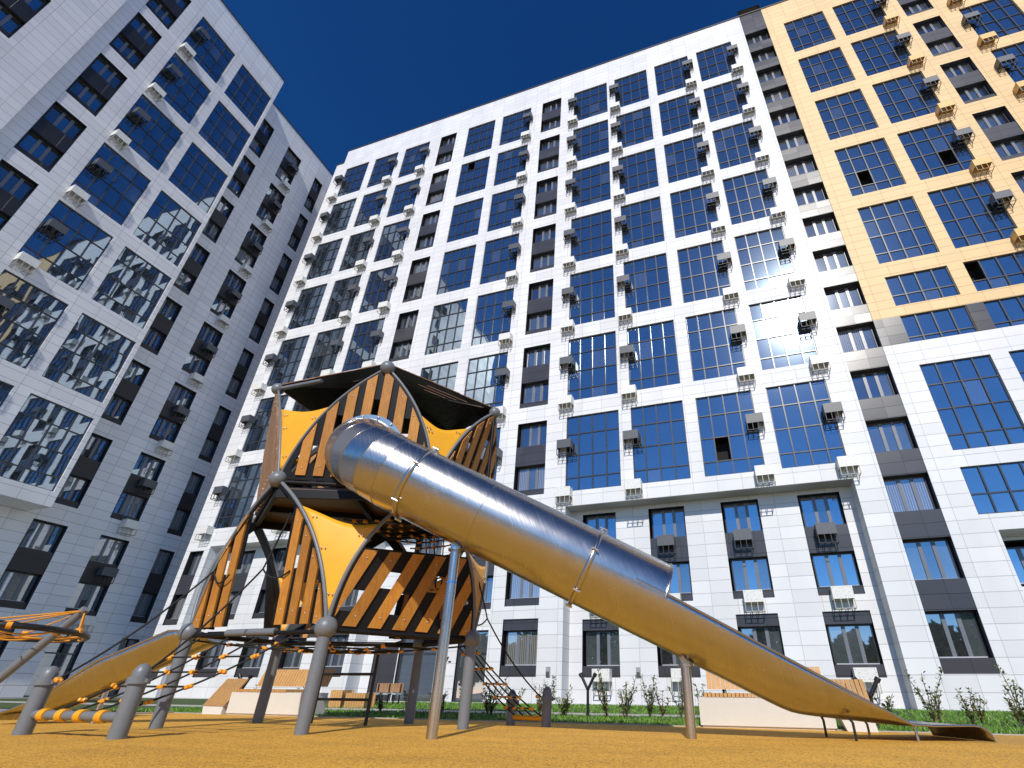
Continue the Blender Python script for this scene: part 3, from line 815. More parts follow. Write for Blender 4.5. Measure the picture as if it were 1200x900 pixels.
def shield(L_, R_, tl, tr, conc, mat, name='shield_panel', th=.02, t0_=.07):
    """ruled plate between two curves that share their first point"""
    L_ = [V(p) for p in L_]; R_ = [V(p) for p in R_]
    def at(cv, t):
        f = t*(len(cv)-1); i = min(int(f), len(cv)-2); return cv[i].lerp(cv[i+1], f-i)
    nr, nc = 14, 12; vs = []
    for i in range(nr+1):
        for j in range(nc+1):
            s = j/nc; tm = tl+(tr-tl)*s - conc*math.sin(math.pi*s)
            t = t0_ + (tm-t0_)*i/nr
            vs.append(at(L_, t).lerp(at(R_, t), s))
    bm = bmesh.new(); bv = [bm.verts.new(p - world_of(tower)) for p in vs]
    for i in range(nr):
        for j in range(nc):
            f = bm.faces.new([bv[i*(nc+1)+j], bv[i*(nc+1)+j+1], bv[(i+1)*(nc+1)+j+1], bv[(i+1)*(nc+1)+j]]); f.smooth = True
    bmesh.ops.recalc_face_normals(bm, faces=bm.faces)
    bmesh.ops.solidify(bm, geom=bm.faces[:], thickness=th)
    me = bpy.data.meshes.new(name); bm.to_mesh(me); bm.free(); me.materials.append(M[mat])
    o = bpy.data.objects.new(name, me); col.objects.link(o); o.parent = tower
    mod = None
    # bolts
    b = MB()
    cen = sum((V(p) for p in vs), V())/len(vs); nn = (at(R_,.5)-at(L_,.5)).cross(at(L_,.6)-at(L_,.2)).normalized()
    if nn.dot(cen - V((-6.6,7.3,cen.z))) < 0: nn = -nn
    for (t,s) in ((.16,.5),(.42,.15),(tl-.10,.12),(tr-.10,.85)):
        q = at(L_,t).lerp(at(R_,t), s)
        for dx in (-.03,.03):
            c = q + (at(R_,t)-at(L_,t)).normalized()*dx
            b.ball(c + nn*.022, .014, 8, 6)
    b.build('bolt', M['bolt'], o)
    return o

# legs and node balls
for P,top in ((n1,None),(n0,None),(n2,None),(n4,None),(n3,None)):
    m_ = MB(); dark = P in (n4,n3)
    m_.tube([(P.x,P.y,-.05),(P.x,P.y,P.z-.05)], .086, 18); lg = m_.build('leg', M['grey_paint'], tower)
for P,r in ((n1,.145),(n0,.15),(n2,.14),(n4,.14),(n3,.14),(A_,.14),(B_,.13),(C_,.13),(E_,.13),(D_,.12),(t1,.12),(t0,.13),(t2,.115),(t4,.115),(t3,.115),(PEAK,.12)):
    m_ = MB(); m_.ball(P, r, 22, 14); m_.build('node_ball', M['grey_paint'], tower)

# upper cabin: five upward slat panels, five shields
pF, LF, RF, _ = slat_panel(A_, B_, t0, .10, sw=.165, gap=.125, phase=.18)
pR, LR, RR, _ = slat_panel(B_, C_, t2, .10, sw=.16, gap=.11)
pB, LBk, RBk, _ = slat_panel(C_, E_, t4, .10, sw=.16, gap=.11)
pE, LE, RE, _ = slat_panel(E_, D_, t3, .10, sw=.16, gap=.11)
pL, LL, RL, _ = slat_panel(D_, A_, t1, .08, sw=.15, gap=.05, slots=False, slatmat='roofwood')
shield(RL, LF, .66, .56, .05, 'yellow'); shield(RF, LR, .55, .62, .10, 'yellow')
shield(RR, LBk, .6, .6, .05, 'yellow'); shield(RBk, LE, .6, .6, .05, 'yellow'); shield(RE, LL, .6, .6, .05, 'yellow')
for cv in (LF,RF,LR,RR,LBk,RBk,LE,RE,LL,RL): curve_pipe(cv, .024)
ring2 = [t1,t0,t2,t4,t3]
curve_pipe([t1, t1.lerp(t0,.42)], .04); curve_pipe([t2, t2.lerp(t4,.4)], .04); curve_pipe([t2-V((0,0,.05)), V((t2.x,t2.y,3.5))], .03, mat='black')
ring1 = [A_,B_,C_,E_,D_]
for i in range(5): curve_pipe([ring1[i]-V((0,0,.05)), ring1[(i+1)%5]-V((0,0,.05))], .038, mat='black')
# platform under the upper cabin
pf = MB(); zz = 3.42
pts = [V((p.x,p.y,zz)) for p in ring1]; c_ = sum(pts, V())/5; pts = [c_+(p-c_)*.97 for p in pts]
to = lambda x,y,w: V((x,y,w))
pf.prism([(p.x,p.y) for p in pts], to, zz-.03, zz+.02)
pf.build('platform', M['brownplate'], tower)
bm_ = MB()
for i in range(5):
    a,b = pts[i],pts[(i+1)%5]
    d = (b-a).normalized(); nn = V((-d.y,d.x,0))*.03
    bm_.hexa([a-nn-V((0,0,.17)), b-nn-V((0,0,.17)), b+nn-V((0,0,.17)), a+nn-V((0,0,.17)), a-nn-V((0,0,.032)), b-nn-V((0,0,.032)), b+nn-V((0,0,.032)), a+nn-V((0,0,.032))])
for a,b in ((pts[0].lerp(pts[1],.5),pts[3]),(pts[0].lerp(pts[4],.5),pts[2])):
    d = (b-a).normalized(); nn = V((-d.y,d.x,0))*.04
    bm_.hexa([a-nn-V((0,0,.13)), b-nn-V((0,0,.13)), b+nn-V((0,0,.13)), a+nn-V((0,0,.13)), a-nn-V((0,0,.034)), b-nn-V((0,0,.034)), b+nn-V((0,0,.034)), a+nn-V((0,0,.034))])
bm_.build('floor_beam', M['black'], tower)

# lower cabin: open arch on the left face, slanted fence on the right face
def split_zone(u_lo, u_hi):
    def split(q):
        out = []
        a = clip(q, 1, 0, u_lo, 1); b = clip(q, -1, 0, -u_hi, 1)
        if len(a) > 2: out.append(a)
        if len(b) > 2: out.append(b)
        return out
    return split
pA, LA, RA, _ = slat_panel(n1, n0, A_, .10, sw=.15, gap=.085, zone=split_zone(.74, 1.62), slots=True, inset=.05)
pN, LN, RN, _ = slat_panel(n0, n2, B_, .12, ang=R(21), sw=.17, gap=.16, top=(-.06,1.,1.12), inset=.06, slots=True)
pS, LS, RS, _ = slat_panel(n2, n4, C_, .10, ang=R(33), sw=.17, gap=.14, top=(0,1.,1.15))
pT, LT, RT, _ = slat_panel(n4, n3, E_, .10, sw=.16, gap=.12, zone=split_zone(.6,1.8))
pU, LU, RU, _ = slat_panel(n3, n1, D_, .10, sw=.16, gap=.3, zone=split_zone(.35,1.3), slots=False)
for cv in (LA,RA,LN,RN,LS,RS,LT,RT,LU,RU): curve_pipe(cv, .03)
shield(RA, LN, .74, .62, .07, 'yellow'); shield(RN, LS, .55, .5, .05, 'pale_yellow'); shield(RS, LT, .5, .5, .05, 'yellow'); shield(RT, LU, .5, .5, .05, 'yellow')
for a,b in ((n0,n2),(n2,n4),(n4,n3),(n3,n1)):
    curve_pipe([a-V((0,0,.02)),b-V((0,0,.02))], .04, 'bottom_rail', 'black')
curve_pipe([n1.lerp(n0,.30)-V((0,0,.03)), n1.lerp(n0,.66)-V((0,0,.03))], .05, 'step_rail', 'grey_paint')
curve_pipe([n1-V((0,0,.05)), n0-V((0,0,.05))], .03, 'bottom_rail', 'black')

# roof: planks ring by ring between the upper ring and the peak
for i in range(5):
    a,b = ring2[i], ring2[(i+1)%5]
    a = a+(a-PEAK)*.02+V((0,0,.06)); b = b+(b-PEAK)*.02+V((0,0,.06)); pk = PEAK+V((0,0,.09))
    sec = MB(); top_ = MB()
    K = 8
    nn = (b-a).cross(pk-a).normalized()
    if nn.z < 0: nn = -nn
    def plank(f0, f1, u0, u1):
        P_ = lambda f,u: a.lerp(b,u).lerp(pk,f)
        q = [P_(f0,u0), P_(f0,u1), P_(f1,u1), P_(f1,u0)]
        sec.hexa(q+[p+nn*.012 for p in q]); jit = random.uniform(0,.012)
        q2 = [P_(f0-.008-jit,u0), P_(f0-.008-jit,u1), P_(f1,u1), P_(f1,u0)]
        top_.hexa([p+nn*.0135 for p in q2]+[p+nn*.026 for p in q2])
    for k in range(K):
        f0, f1 = k/K+.002, (k+1)/K-.003
        if i == 1 and k in (1,2,3):
            plank(f0, f1-.07, .02, .96); plank(f1-.07, f1, .02, (.40,.34,.5)[k-1]); plank(f1-.07, f1, .90, .96)
        elif i == 0 and k == 2:
            plank(f0, f1-.04, 0, 1); plank(f1-.04, f1, 0, .45); plank(f1-.04, f1, .6, 1)
        else:
            for u0 in range(8): plank(f0+random.uniform(-.006,.003), f1, u0/8+.001, (u0+1)/8-.001)
    r_ = sec.build('roof_panel', M['black'], tower); top_.build('roof_planks', M['roofwood'], r_)

# black arched beam frames seen through the open arch
for a,b,c in ((n3,n1,D_),(n4,n3,E_)):
    u,v,nrm = panel_frame(a,b,c)
    for P_ in (a,b):
        cv = arch(P_, c, nrm, .10 if P_ is b else -.10)
        m_ = MB(); cen = (a+b+c)/3
        for i in range(len(cv)-1):
            p,q = cv[i],cv[i+1]; pi_,qi = p.lerp(cen,.16), q.lerp(cen,.16); w_ = nrm*.02
            m_.hexa([p-w_,q-w_,qi-w_,pi_-w_,p+w_,q+w_,qi+w_,pi_+w_])
        m_.build('arch_beam', M['black'], tower)

# ---- rope nets
CONN = {}
def connector_mesh():
    if 'm' in CONN: return CONN['m']
    bm = bmesh.new()
    for s in ((.085,.034,.034),(.034,.085,.034)):
        r_ = bmesh.ops.create_cube(bm, size=1); bmesh.ops.scale(bm, vec=s, verts=r_['verts'])
    bmesh.ops.bevel(bm, geom=bm.edges[:], offset=.006, segments=1, affect='EDGES')
    me = bpy.data.meshes.new('rope_connector'); bm.to_mesh(me); bm.free(); me.materials.append(M['connector']); CONN['m'] = me; return me
def connector(P, parent, sc=1., rot=None):
    o = bpy.data.objects.new('rope_connector', connector_mesh()); col.objects.link(o); o.parent = parent
    o.location = V(P) - world_of(parent); o.scale = (sc,sc,sc)
    o.rotation_euler = rot or (random.uniform(-.4,.4), random.uniform(-.4,.4), random.uniform(0,3.1)); return o
def sag(P, Q, s, n=10):
    P,Q = V(P),V(Q); return [P.lerp(Q,i/n) - V((0,0,s*4*(i/n)*(1-i/n))) for i in range(n+1)]
def rope_grid(parent, a0,a1,b0,b1, na, nb, sg=.08, r=.012, name='rope_net', conn=True, cs=1., skip_ends=True):
    """ropes run from the line a0-a1 to the line b0-b1, crossed by nb ropes"""
    m_ = MB(); lines = []
    for i in range(na):
        f = i/(na-1); ln = sag(V(a0).lerp(V(a1),f), V(b0).lerp(V(b1),f), sg*random.uniform(.7,1.3), 12); lines.append(ln); m_.tube(ln, r, 6)
    def at(ln,t):
        f = t*(len(ln)-1); i = min(int(f),len(ln)-2); return ln[i].lerp(ln[i+1], f-i)
    spots = []
    for j in range(nb):
        t = (j+1)/(nb+1)
        ps = [at(ln, t+random.uniform(-.012,.012)) for ln in lines]
        m_.tube(ps, r*.95, 6); spots += ps
    net = m_.build(name, M['rope'], parent)
    if conn:
        for p in spots: connector(p, net, cs)
    return net
# floor net of the lower cabin (hub and rings)
hub = V((-6.35,7.15,1.02)); m_ = MB(); r0 = [n1,n1.lerp(n0,.5),n0,n0.lerp(n2,.5),n2,n2.lerp(n4,.5),n4,n4.lerp(n3,.5),n3,n3.lerp(n1,.5)]
spots = []
for p in r0: m_.tube(sag(p-V((0,0,.10)), hub, .03, 8), .013, 6)
for f in (.28,.52,.76,.92):
    rg = [(p-V((0,0,.10))).lerp(hub,f)-V((0,0,.03*4*f*(1-f))) for p in r0]
    m_.tube(rg+[rg[0]], .012, 6); spots += rg if f < .9 else []
net = m_.build('rope_floor_net', M['rope'], tower)
for p in spots: connector(p, net, 1.0)
# upper inner net at the back of the lower cabin
rope_grid(tower, (-4.55,7.9,2.2),(-4.75,8.5,3.25),(-6.1,8.7,2.2),(-6.5,8.65,3.25), 6, 7, .05, .014, cs=1.1)
rope_grid(tower, (-5.0,7.1,3.2),(-4.9,8.4,3.2),(-6.9,7.2,3.25),(-6.9,8.5,3.25), 5, 6, .12, .014, cs=1.1)

# ---- ladder behind the tower
lad = thing('ladder', 'black steel ladder with rungs standing under the climbing tower', 'ladder', (-6.8,8.02,0))
for x in (-7.326,-6.223):
    m_ = MB(); m_.tube([(x,8.02,-.02),(x,8.02,1.2)], .028, 10); m_.build('rail', M['black_metal'], lad)
for z in (.36,.74,1.08):
    m_ = MB(); m_.tube([(-7.326,8.02,z),(-6.223,8.02,z)], .022, 8); m_.build('rung', M['black_metal'], lad)

# ---- left climbing ramp: two capped posts, a bar with rope wraps, a net up to the tower
def capped_post(parent, x, y, h, r=.092):
    m_ = MB()
    m_.tube([(x,y,-.03),(x,y,h-.05)], r, 24)
    m_.tube([(x,y,h-.135),(x,y,h-.065)], r*1.30, 24)
    prof = [(r*.98,h-.06),(r*.97,h-.015),(r*.88,h+.02),(r*.66,h+.055),(r*.36,h+.075),(r*.05,h+.082)]
    m_.tube([(x,y,z) for _,z in prof], [q for q,_ in prof], 24)
    m_.box((x+r*1.2,y-.012,h-.12),(x+r*1.75,y+.012,h-.08))
    return m_.build('post', M['grey_paint'], parent)
ramp = thing('climbing_net', 'black rope climbing ramp with orange connectors between two grey posts at left', 'climbing net', (-7.8,4.76,0))
PA,PB = V((-8.579,4.728,0)), V((-6.988,4.754,0))
capped_post(ramp, PA.x, PA.y, .66); capped_post(ramp, PB.x, PB.y, .68)
m_ = MB(); m_.tube([(PA.x,PA.y,.21),(PB.x,PB.y,.21)], .05, 14); bar = m_.build('bar', M['grey_paint'], ramp)
anch = [PA.lerp(PB,f)+V((0,0,.21)) for f in (.16,.36,.56,.78)]
for p in anch:
    m_ = MB()
    for d in (-.035,0,.035): m_.tube([p+V((d-.018,0,0)),p+V((d+.018,0,0))], .068, 14)
    m_.build('rope_wrap', M['yellow_wrap'], bar)
top = [n1.lerp(n0,f)-V((0,.04,.10)) for f in (.12,.34,.56,.80)]
m_ = MB(); lines = [sag(a,b,.09,12) for a,b in zip(anch,top)]
for ln in lines: m_.tube(ln, .013, 7)
spots = []
for t in (.22,.42,.60,.78):
    ps = [ln[int(t*12)].lerp(ln[int(t*12)+1], t*12-int(t*12)) for ln in lines]; spots += ps
    m_.tube([ps[0]+(ps[0]-ps[1])*.0]+ps[1:], .012, 6)
net = m_.build('rope_net', M['rope'], ramp)
for p in spots: connector(p, net, 1.25)
# hand ropes
m_ = MB()
hr1 = sag(PA+V((.12,0,.56)), V((-8.05,5.98,2.15)), .12, 10) + sag(V((-8.05,5.98,2.15)), V((-7.55,5.85,2.95)), -.05, 6)[1:]
m_.tube(hr1, .014, 7)
m_.tube(sag(V((-8.05,5.98,2.15)), V((-7.6,5.90,2.05)), .16, 8), .013, 7)
hr2 = sag(PB+V((-.1,.02,.58)), V((-6.95,5.9,2.1)), .10, 10) + sag(V((-6.95,5.9,2.1)), V((-6.7,5.88,2.95)), .02, 6)[1:]
m_.tube(hr2, .014, 7); m_.tube(sag(V((-6.95,5.9,2.1)), V((-6.45,5.93,2.05)), .12, 8), .013, 7)
m_.build('hand_rope', M['rope'], ramp)
connector(PA+V((.18,.02,.585)), ramp, 1.1); connector(PB+V((-.16,.05,.61)), ramp, 1.1)

# ---- right climbing ramp down to two bollards
ramp2 = thing('climbing_net', 'black rope climbing ramp running down to two grey bollards behind the slide', 'climbing net', (-3.75,8.98,0))
QA,QB = V((-4.115,9.061,0)), V((-3.402,8.891,0))
capped_post(ramp2, QA.x, QA.y, .45, .075); capped_post(ramp2, QB.x, QB.y, .50, .08)
m_ = MB(); m_.tube([QA+V((0,0,.12)),QB+V((0,0,.12))], .04, 12); bar = m_.build('bar', M['yellow_wrap'], ramp2)
an = [QA.lerp(QB,f)+V((0,0,.14)) for f in (.12,.38,.62,.88)]
tp = [n2.lerp(V((-4.9,8.4,1.26)),f)-V((0,0,.08)) for f in (.02,.3,.6,.95)]
lines = [sag(a,b,.07,12) for a,b in zip(an,reversed(tp))]
m_ = MB(); spots = []
for ln in lines: m_.tube(ln, .012, 6)
for t in (.15,.33,.52,.72,.9):
    ps = [ln[int(t*12)].lerp(ln[int(t*12)+1], t*12-int(t*12)) for ln in lines]; spots += ps; m_.tube(ps, .011, 6)
net = m_.build('rope_net', M['rope'], ramp2)
for p in spots: connector(p, net, 1.0)
m_ = MB(); k_ = V((-4.15,7.95,1.55)); m_.tube(sag(QB+V((-.08,0,.40)), k_, .10, 10)+sag(k_, n2+V((0,.02,.9)), -.02, 6)[1:], .012, 7)
m_.tube(sag(k_, n2+V((.02,.02,.22)), .05, 6), .012, 7)
m_.build('hand_rope', M['rope'], ramp2); connector(QB+V((-.16,-.0,.44)), ramp2, 1.0)

# ------------------------------------------------------------------ tunnel slide
P0 = V((-3.81,6.16,0)); e_ = V((.913,.407,0)).normalized(); nn_ = V((-e_.y,e_.x,0))
def S(s,z,off=0.): return P0 + e_*s + nn_*off + V((0,0,z))
AX = lambda s: 2.885-.445*s
RT_ = .535
slide = thing('tunnel_slide', 'long stainless steel tube slide running from the upper cabin down to the right', 'slide', S(0,0))
def frame_at(t):
    t = t.normalized(); up = (V((0,0,1)) - t*t.z).normalized(); return up, t.cross(up)
def pipe_segments(mb, path, r, n=56, a0=0., a1=2*math.pi, rng=None):
    """each segment keeps its own vertices so the weld seams stay crisp"""
    fr = []
    for i,p in enumerate(path):
        t = path[min(i+1,len(path)-1)]-path[max(i-1,0)]; fr.append(frame_at(t))
    for i in (range(len(path)-1) if rng is None else range(*rng)):
        vs = []
        for k in range(n+1):
            a = a0+(a1-a0)*k/n
            for j in (i,i+1):
                up,sd = fr[j]; vs.append(path[j]+(up*math.cos(a)+sd*math.sin(a))*r)
        mb.raw(vs, [(2*k,2*k+1,2*k+3,2*k+2) for k in range(n)], 0, True)
def elbow_path():
    """from the cabin mouth, round the bend, to the start of the straight tube"""
    pts = []; s0 = -1.02; Re = .80; z0 = AX(s0)
    N_ = 6
    for i in range(N_+1):
        th = math.pi/2*(1-i/N_)
        pts.append(S(s0-Re*math.sin(th), z0+.72*(1-i/N_), Re*(1-math.cos(th))))
    pts = [S(s0-Re, z0+.76, Re+.28)] + pts
    return pts
el = elbow_path()
full = el[:-1] + [S(s,AX(s)) for s in (-1.02,-.683,.35,1.853,2.84)]
ne = len(el)
def sub_pipe(i0, i1, name):
    m_ = MB(); pipe_segments(m_, full, RT_, rng=(i0,i1)); return m_.build(name, M['steel'], slide)
sub_pipe(0, ne, 'elbow')
for k_ in list(range(2,ne))+[ne+1]:
    t_ = full[k_+1]-full[k_-1]; up_,sd_2 = frame_at(t_); m_ = MB()
    m_.tube([full[k_]+(up_*math.cos(a)+sd_2*math.sin(a))*(RT_+.001) for a in [2*math.pi*q/56 for q in range(57)]], .0055, 6, cap=False); m_.build('weld_seam', M['post_steel'], slide)
sub_pipe(ne, ne+2, 'tube'); sub_pipe(ne+2, ne+3, 'tube')
# inner skin so that the tube has thickness at its open end
m_ = MB(); pipe_segments(m_, [S(s,AX(s)) for s in (1.9,2.84)], RT_-.012); m_.build('tube_lining', M['steel'], slide)
def ring(s, r, w, h):
    m_ = MB(); t = (S(1,AX(1))-S(0,AX(0))).normalized(); up,sd = frame_at(t); c = S(s,AX(s)); n = 64
    vs = []
    for k in range(n):
        a = 2*math.pi*k/n; d = up*math.cos(a)+sd*math.sin(a)
        for (rr,ww) in ((r,-w),(r+h*.8,-w*.8),(r+h,0),(r+h*.8,w*.8),(r,w)): vs.append(c+d*rr+t*ww)
    m_.raw(vs, [(5*k+j,5*k+j+1,5*((k+1)%n)+j+1,5*((k+1)%n)+j) for k in range(n) for j in range(4)], 0, True)
    o = m_.build('clamp_ring', M['post_steel'], slide)
    b = MB()
    for k in range(6):
        a = 2*math.pi*(k+.3)/6; d = up*math.cos(a)+sd*math.sin(a); p = c+d*(r+h+.012); b.tube([p-t*.05,p+t*.05],.016,8)
    b.build('bolt', M['bolt'], o)
ring(-.683, RT_, .035, .035); ring(1.853, RT_, .035, .035)
# flange at the mouth
m_ = MB(); c = el[1]; t = (el[1]-el[0]).normalized(); up,sd = frame_at(t); n=48; vs=[]
for k in range(n):
    a = 2*math.pi*k/n; d = up*math.cos(a)+sd*math.sin(a)
    for rr,ww in ((RT_,.03),(RT_+.085,.03),(RT_+.085,-.01),(RT_,-.01)): vs.append(c+d*rr+t*ww)
m_.raw(vs,[(4*k+j,4*k+(j+1)%4,4*((k+1)%n)+(j+1)%4,4*((k+1)%n)+j) for k in range(n) for j in range(4)],0,False)
fl = m_.build('mouth_flange', M['post_steel'], slide)
for k in range(14):
    a = 2*math.pi*(k+.5)/14; b = MB(); b.ball(c+(up*math.cos(a)+sd*math.sin(a))*(RT_+.05)+t*.035,.022,8,6); b.build('bolt', M['bolt'], fl)
# open chute: half pipe that flattens out, then the run-out lip
def chute():
    m_ = MB(); n = 28; rows = []
    NS = 30; S_ = [2.45+(5.80-2.45)*i/NS for i in range(NS+1)]
    for s in S_:
        ax = AX(s); rim = min(1.689-.4915*(s-2.725), ax+.01)
        b1 = ax-(RT_-.008)/.9137; b2 = .285-.088*(s-4.45)
        bot = (b1+b2+math.sqrt((b1-b2)**2+.0016))/2
        rim = max(rim, bot+.012); dep = rim-bot; half = RT_-.008; row = []
        for k in range(n+1):
            a = -math.pi/2+math.pi*k/n
            row.append(S(s, bot+dep*(1-math.cos(a)), half*math.sin(a)))
        rows.append(row)
    for s,bz in ((6.1,.165),(6.45,.168),(6.62,.168),(6.72,.155),(6.79,.115),(6.83,.06),(6.845,.005)):
        rows.append([S(s, bz, (k/n*2-1)*.52) for k in range(n+1)])
    vs = [p for r_ in rows for p in r_]
    m_.raw(vs, [(i*(n+1)+k,i*(n+1)+k+1,(i+1)*(n+1)+k+1,(i+1)*(n+1)+k) for i in range(len(rows)-1) for k in range(n)], 0, True)
    o = m_.build('chute', M['steel'], slide)
    md = o.modifiers.new('thickness','SOLIDIFY'); md.thickness = .012; md.offset = 0
    # rolled rims
    for k in (0,n):
        e = MB(); e.tube([r_[k]+V((0,0,.004)) for r_ in rows], .014, 8); e.build('rolled_rim', M['post_steel'], slide)
chute()
# lip ring at the end of the closed tube (upper half)
m_ = MB(); t = (S(1,AX(1))-S(0,AX(0))).normalized(); up,sd = frame_at(t)
m_.tube([S(2.84,AX(2.84))+(up*math.cos(a)+sd*math.sin(a))*(RT_+.004) for a in [(-95+190*i/30)*math.pi/180 for i in range(31)]], .018, 8)
m_.build('rolled_rim', M['post_steel'], slide)
# posts
def slide_post(s, r, off=0.):
    zt = AX(s)-(RT_-.008)/.9137
    m_ = MB(); p = S(s,0,off); m_.tube([p-V((0,0,.03)), p+V((0,0,zt-.05))], r, 20); m_.tube([p+V((0,0,zt-.09)), p+V((0,0,zt-.06))], r*1.5, 20)
    po = m_.build('post', M['post_steel'], slide)
    b = MB(); up = V((0,0,1))
    q0 = p+V((0,0,zt-.06)); 
    b.hexa([q0-e_*.05-nn_*.012, q0+e_*.05-nn_*.012, q0+e_*.05+nn_*.012, q0-e_*.05+nn_*.012]+[x+V((0,0,.12)) for x in (q0-e_*.09-nn_*.012, q0+e_*.09-nn_*.012-V((0,0,.04)), q0+e_*.09+nn_*.012-V((0,0,.04)), q0-e_*.09+nn_*.012)])
    b.build('bracket', M['post_steel'], po)
    return po
po = slide_post(0.0, .068); slide_post(3.18, .066)
m_ = MB(); p = S(0,0); m_.tube([p+V((0,0,1.78)),p+V((0,0,1.80))], .0705, 20, cap=False); m_.build('tape_band', M['blue_tape'], po)
for s_,h_,o_,mt_ in ((5.15,.24,-.34,'black_metal'),(5.15,.24,.34,'black_metal'),(5.86,.17,-.48,'post_steel'),(5.86,.17,.48,'post_steel')):
    m_ = MB(); m_.tube([S(s_,-.02,o_),S(s_,h_*.8,o_),S(s_-.03,h_,o_*.97)], .016, 8); m_.build('foot', M[mt_], slide)

# ------------------------------------------------------------------ left open slide
ls = thing('open_slide', 'open stainless chute slide leaving the tower towards the left behind the rope ramp', 'slide', (-10,6.4,0))
m_ = MB(); n = 20; a_,b_ = V((-8.7,6.95,0)), V((-11.4,6.1,0)); d_ = (b_-a_).normalized(); sd_ = V((-d_.y,d_.x,0)); Lx = (b_-a_).length
rows = []
for i in range(25):
    f = i/24; 
    zb = 1.22-1.22*f*1.02 if f < .8 else None
    if f < .78: zb = 1.20-1.32*f
    else:
        g_ = (f-.78)/.22; zb = .17-.06*g_
    if f > .96: zb = .05
    zr = zb + (.10+.30*min(1,f/.2) if f < .55 else max(.03,.40*(1-(f-.55)/.42)))
    c = a_+d_*(Lx*f); row = []
    for k in range(n+1):
        t = k/n*2-1; row.append(c + sd_*(t*.42) + V((0,0, zb+(zr-zb)*(abs(t)**3))))
    rows.append(row)
m_.raw([p for r_ in rows for p in r_], [(i*(n+1)+k,i*(n+1)+k+1,(i+1)*(n+1)+k+1,(i+1)*(n+1)+k) for i in range(24) for k in range(n)], 0, True)
o = m_.build('chute', M['steel'], ls); md = o.modifiers.new('thickness','SOLIDIFY'); md.thickness = .012; md.offset = 0
for k in (0,n):
    e = MB(); e.tube([r_[k] for r_ in rows], .016, 8); e.build('rolled_rim', M['post_steel'], ls)
m_ = MB(); q = a_+d_*(Lx*.55); m_.tube([(q.x,q.y,-.02),(q.x,q.y,.45)],.04,12); m_.build('post', M['post_steel'], ls)

# ------------------------------------------------------------------ rope spinner at the left edge
spn = thing('rope_spinner', 'black hoop hung on orange ropes from a leaning grey mast at left edge', 'spinner', (-12.6,6.6,0))
mt = V((-11.9,6.65,1.80)); mb_ = V((-12.95,6.2,0)); mb_ = mt + (V((-13.15,6.1,.0))-mt)
m_ = MB(); m_.tube([mb_-V((0,0,.03)), mt], .075, 16); m_.build('mast', M['grey_paint'], spn)
hc = V((-12.6,6.15,1.36)); hr = .98
m_ = MB(); m_.tube([hc+V((hr*math.cos(2*math.pi*k/40),hr*math.sin(2*math.pi*k/40),.05*math.cos(2*math.pi*k/40+1))) for k in range(41)], .05, 12, cap=False); hoop = m_.build('hoop', M['black_metal'], spn)
for k in range(6):
    a = 2*math.pi*(k+.45)/6; p = hc+V((hr*math.cos(a),hr*math.sin(a),.04)); m_ = MB(); m_.tube([mt-V((0,0,.03)),p], .013, 7)
    tt = V((-math.sin(a),math.cos(a),0)); m_.tube([p-tt*.035,p+tt*.035], .056, 10)
    m_.build('orange_rope', M['orange_rope'], spn)
m_ = MB(); 
for k in range(8):
    a = 2*math.pi*k/8; b2 = 2*math.pi*(k+1)/8
    m_.tube(sag(hc+V((hr*math.cos(a),hr*math.sin(a),-.02)), hc+V((hr*math.cos(b2),hr*math.sin(b2),-.02)), .06, 6), .014, 7)
    m_.tube(sag(hc+V((hr*math.cos(a),hr*math.sin(a),-.02)), hc-V((0,0,.08)), .02, 6), .010, 6)
m_.build('seat_net', M['orange_rope'], spn)

# ------------------------------------------------------------------ benches and loungers
def bench(x0, x1, y0, label, end):
    t = thing('bench', label, 'bench', ((x0+x1)/2,y0,0), 'long concrete benches at the lawn edge')
    m_ = MB(); m_.box((x0,y0,.03),(x1,y0+.62,.44)); m_.box((x0+.03,y0+.03,-.02),(x1-.03,y0+.59,.028)); m_.build('plinth', M['concrete'], t)
    xs0,xs1 = (x0+.10,x0+1.5) if end=='L' else (x0+.10,x0+1.35)
    s_ = MB(); k = 0; x = xs0
    while x < xs1: s_.box((x,y0-.012,.445),(x+.052,y0+.5,.505)); x += .066
    s_.build('seat', M['benchwood'], t)
    b_ = MB(); x = x0+.12
    hb = x1-.02
    while x < hb:
        b_.hexa([(x,y0+.50,.56),(x+.072,y0+.50,.56),(x+.072,y0+.535,.56),(x,y0+.535,.56),(x,y0+.64,.92),(x+.072,y0+.64,.92),(x+.072,y0+.675,.92),(x,y0+.675,.92)]); x += .082
    b_.build('backrest', M['benchwood'], t)
    f_ = MB()
    for x in (x0+.4,x1-.4): f_.tube([(x,y0+.57,.42),(x,y0+.70,.86)],.02,8)
    f_.build('backrest_support', M['black_metal'], t)
def lounger(x0, x1, y0, label):
    t = thing('wooden_lounger', label, 'lounger', ((x0+x1)/2,y0,0), 'slatted lounger ends beside the benches')
    m_ = MB(); m_.hexa([(x0+.06,y0,-.02),(x1,y0,-.02),(x1,y0+.6,-.02),(x0+.06,y0+.6,-.02),(x0,y0+.02,.16),(x1-.02,y0+.02,.16),(x1-.02,y0+.6,.16),(x0,y0+.6,.16)]); m_.build('base', M['concrete'], t)
    s_ = MB(); x = x0
    while x < x1-.04:
        s_.hexa([(x,y0,.165),(x+.06,y0,.165),(x+.06,y0+.05,.165),(x,y0+.05,.165),(x,y0+.42,.72),(x+.06,y0+.42,.72),(x+.06,y0+.47,.72),(x,y0+.47,.72)]); x += .072
    s_.build('slats', M['benchwood'], t)
    f_ = MB(); f_.tube([((x0+x1)/2,y0+.45,.16),((x0+x1)/2,y0+.50,.66)],.02,8); f_.build('support', M['black_metal'], t)
bench(-11.5, -9.35, 9.95, 'white concrete bench with wooden seat seen between the tower legs', 'L')
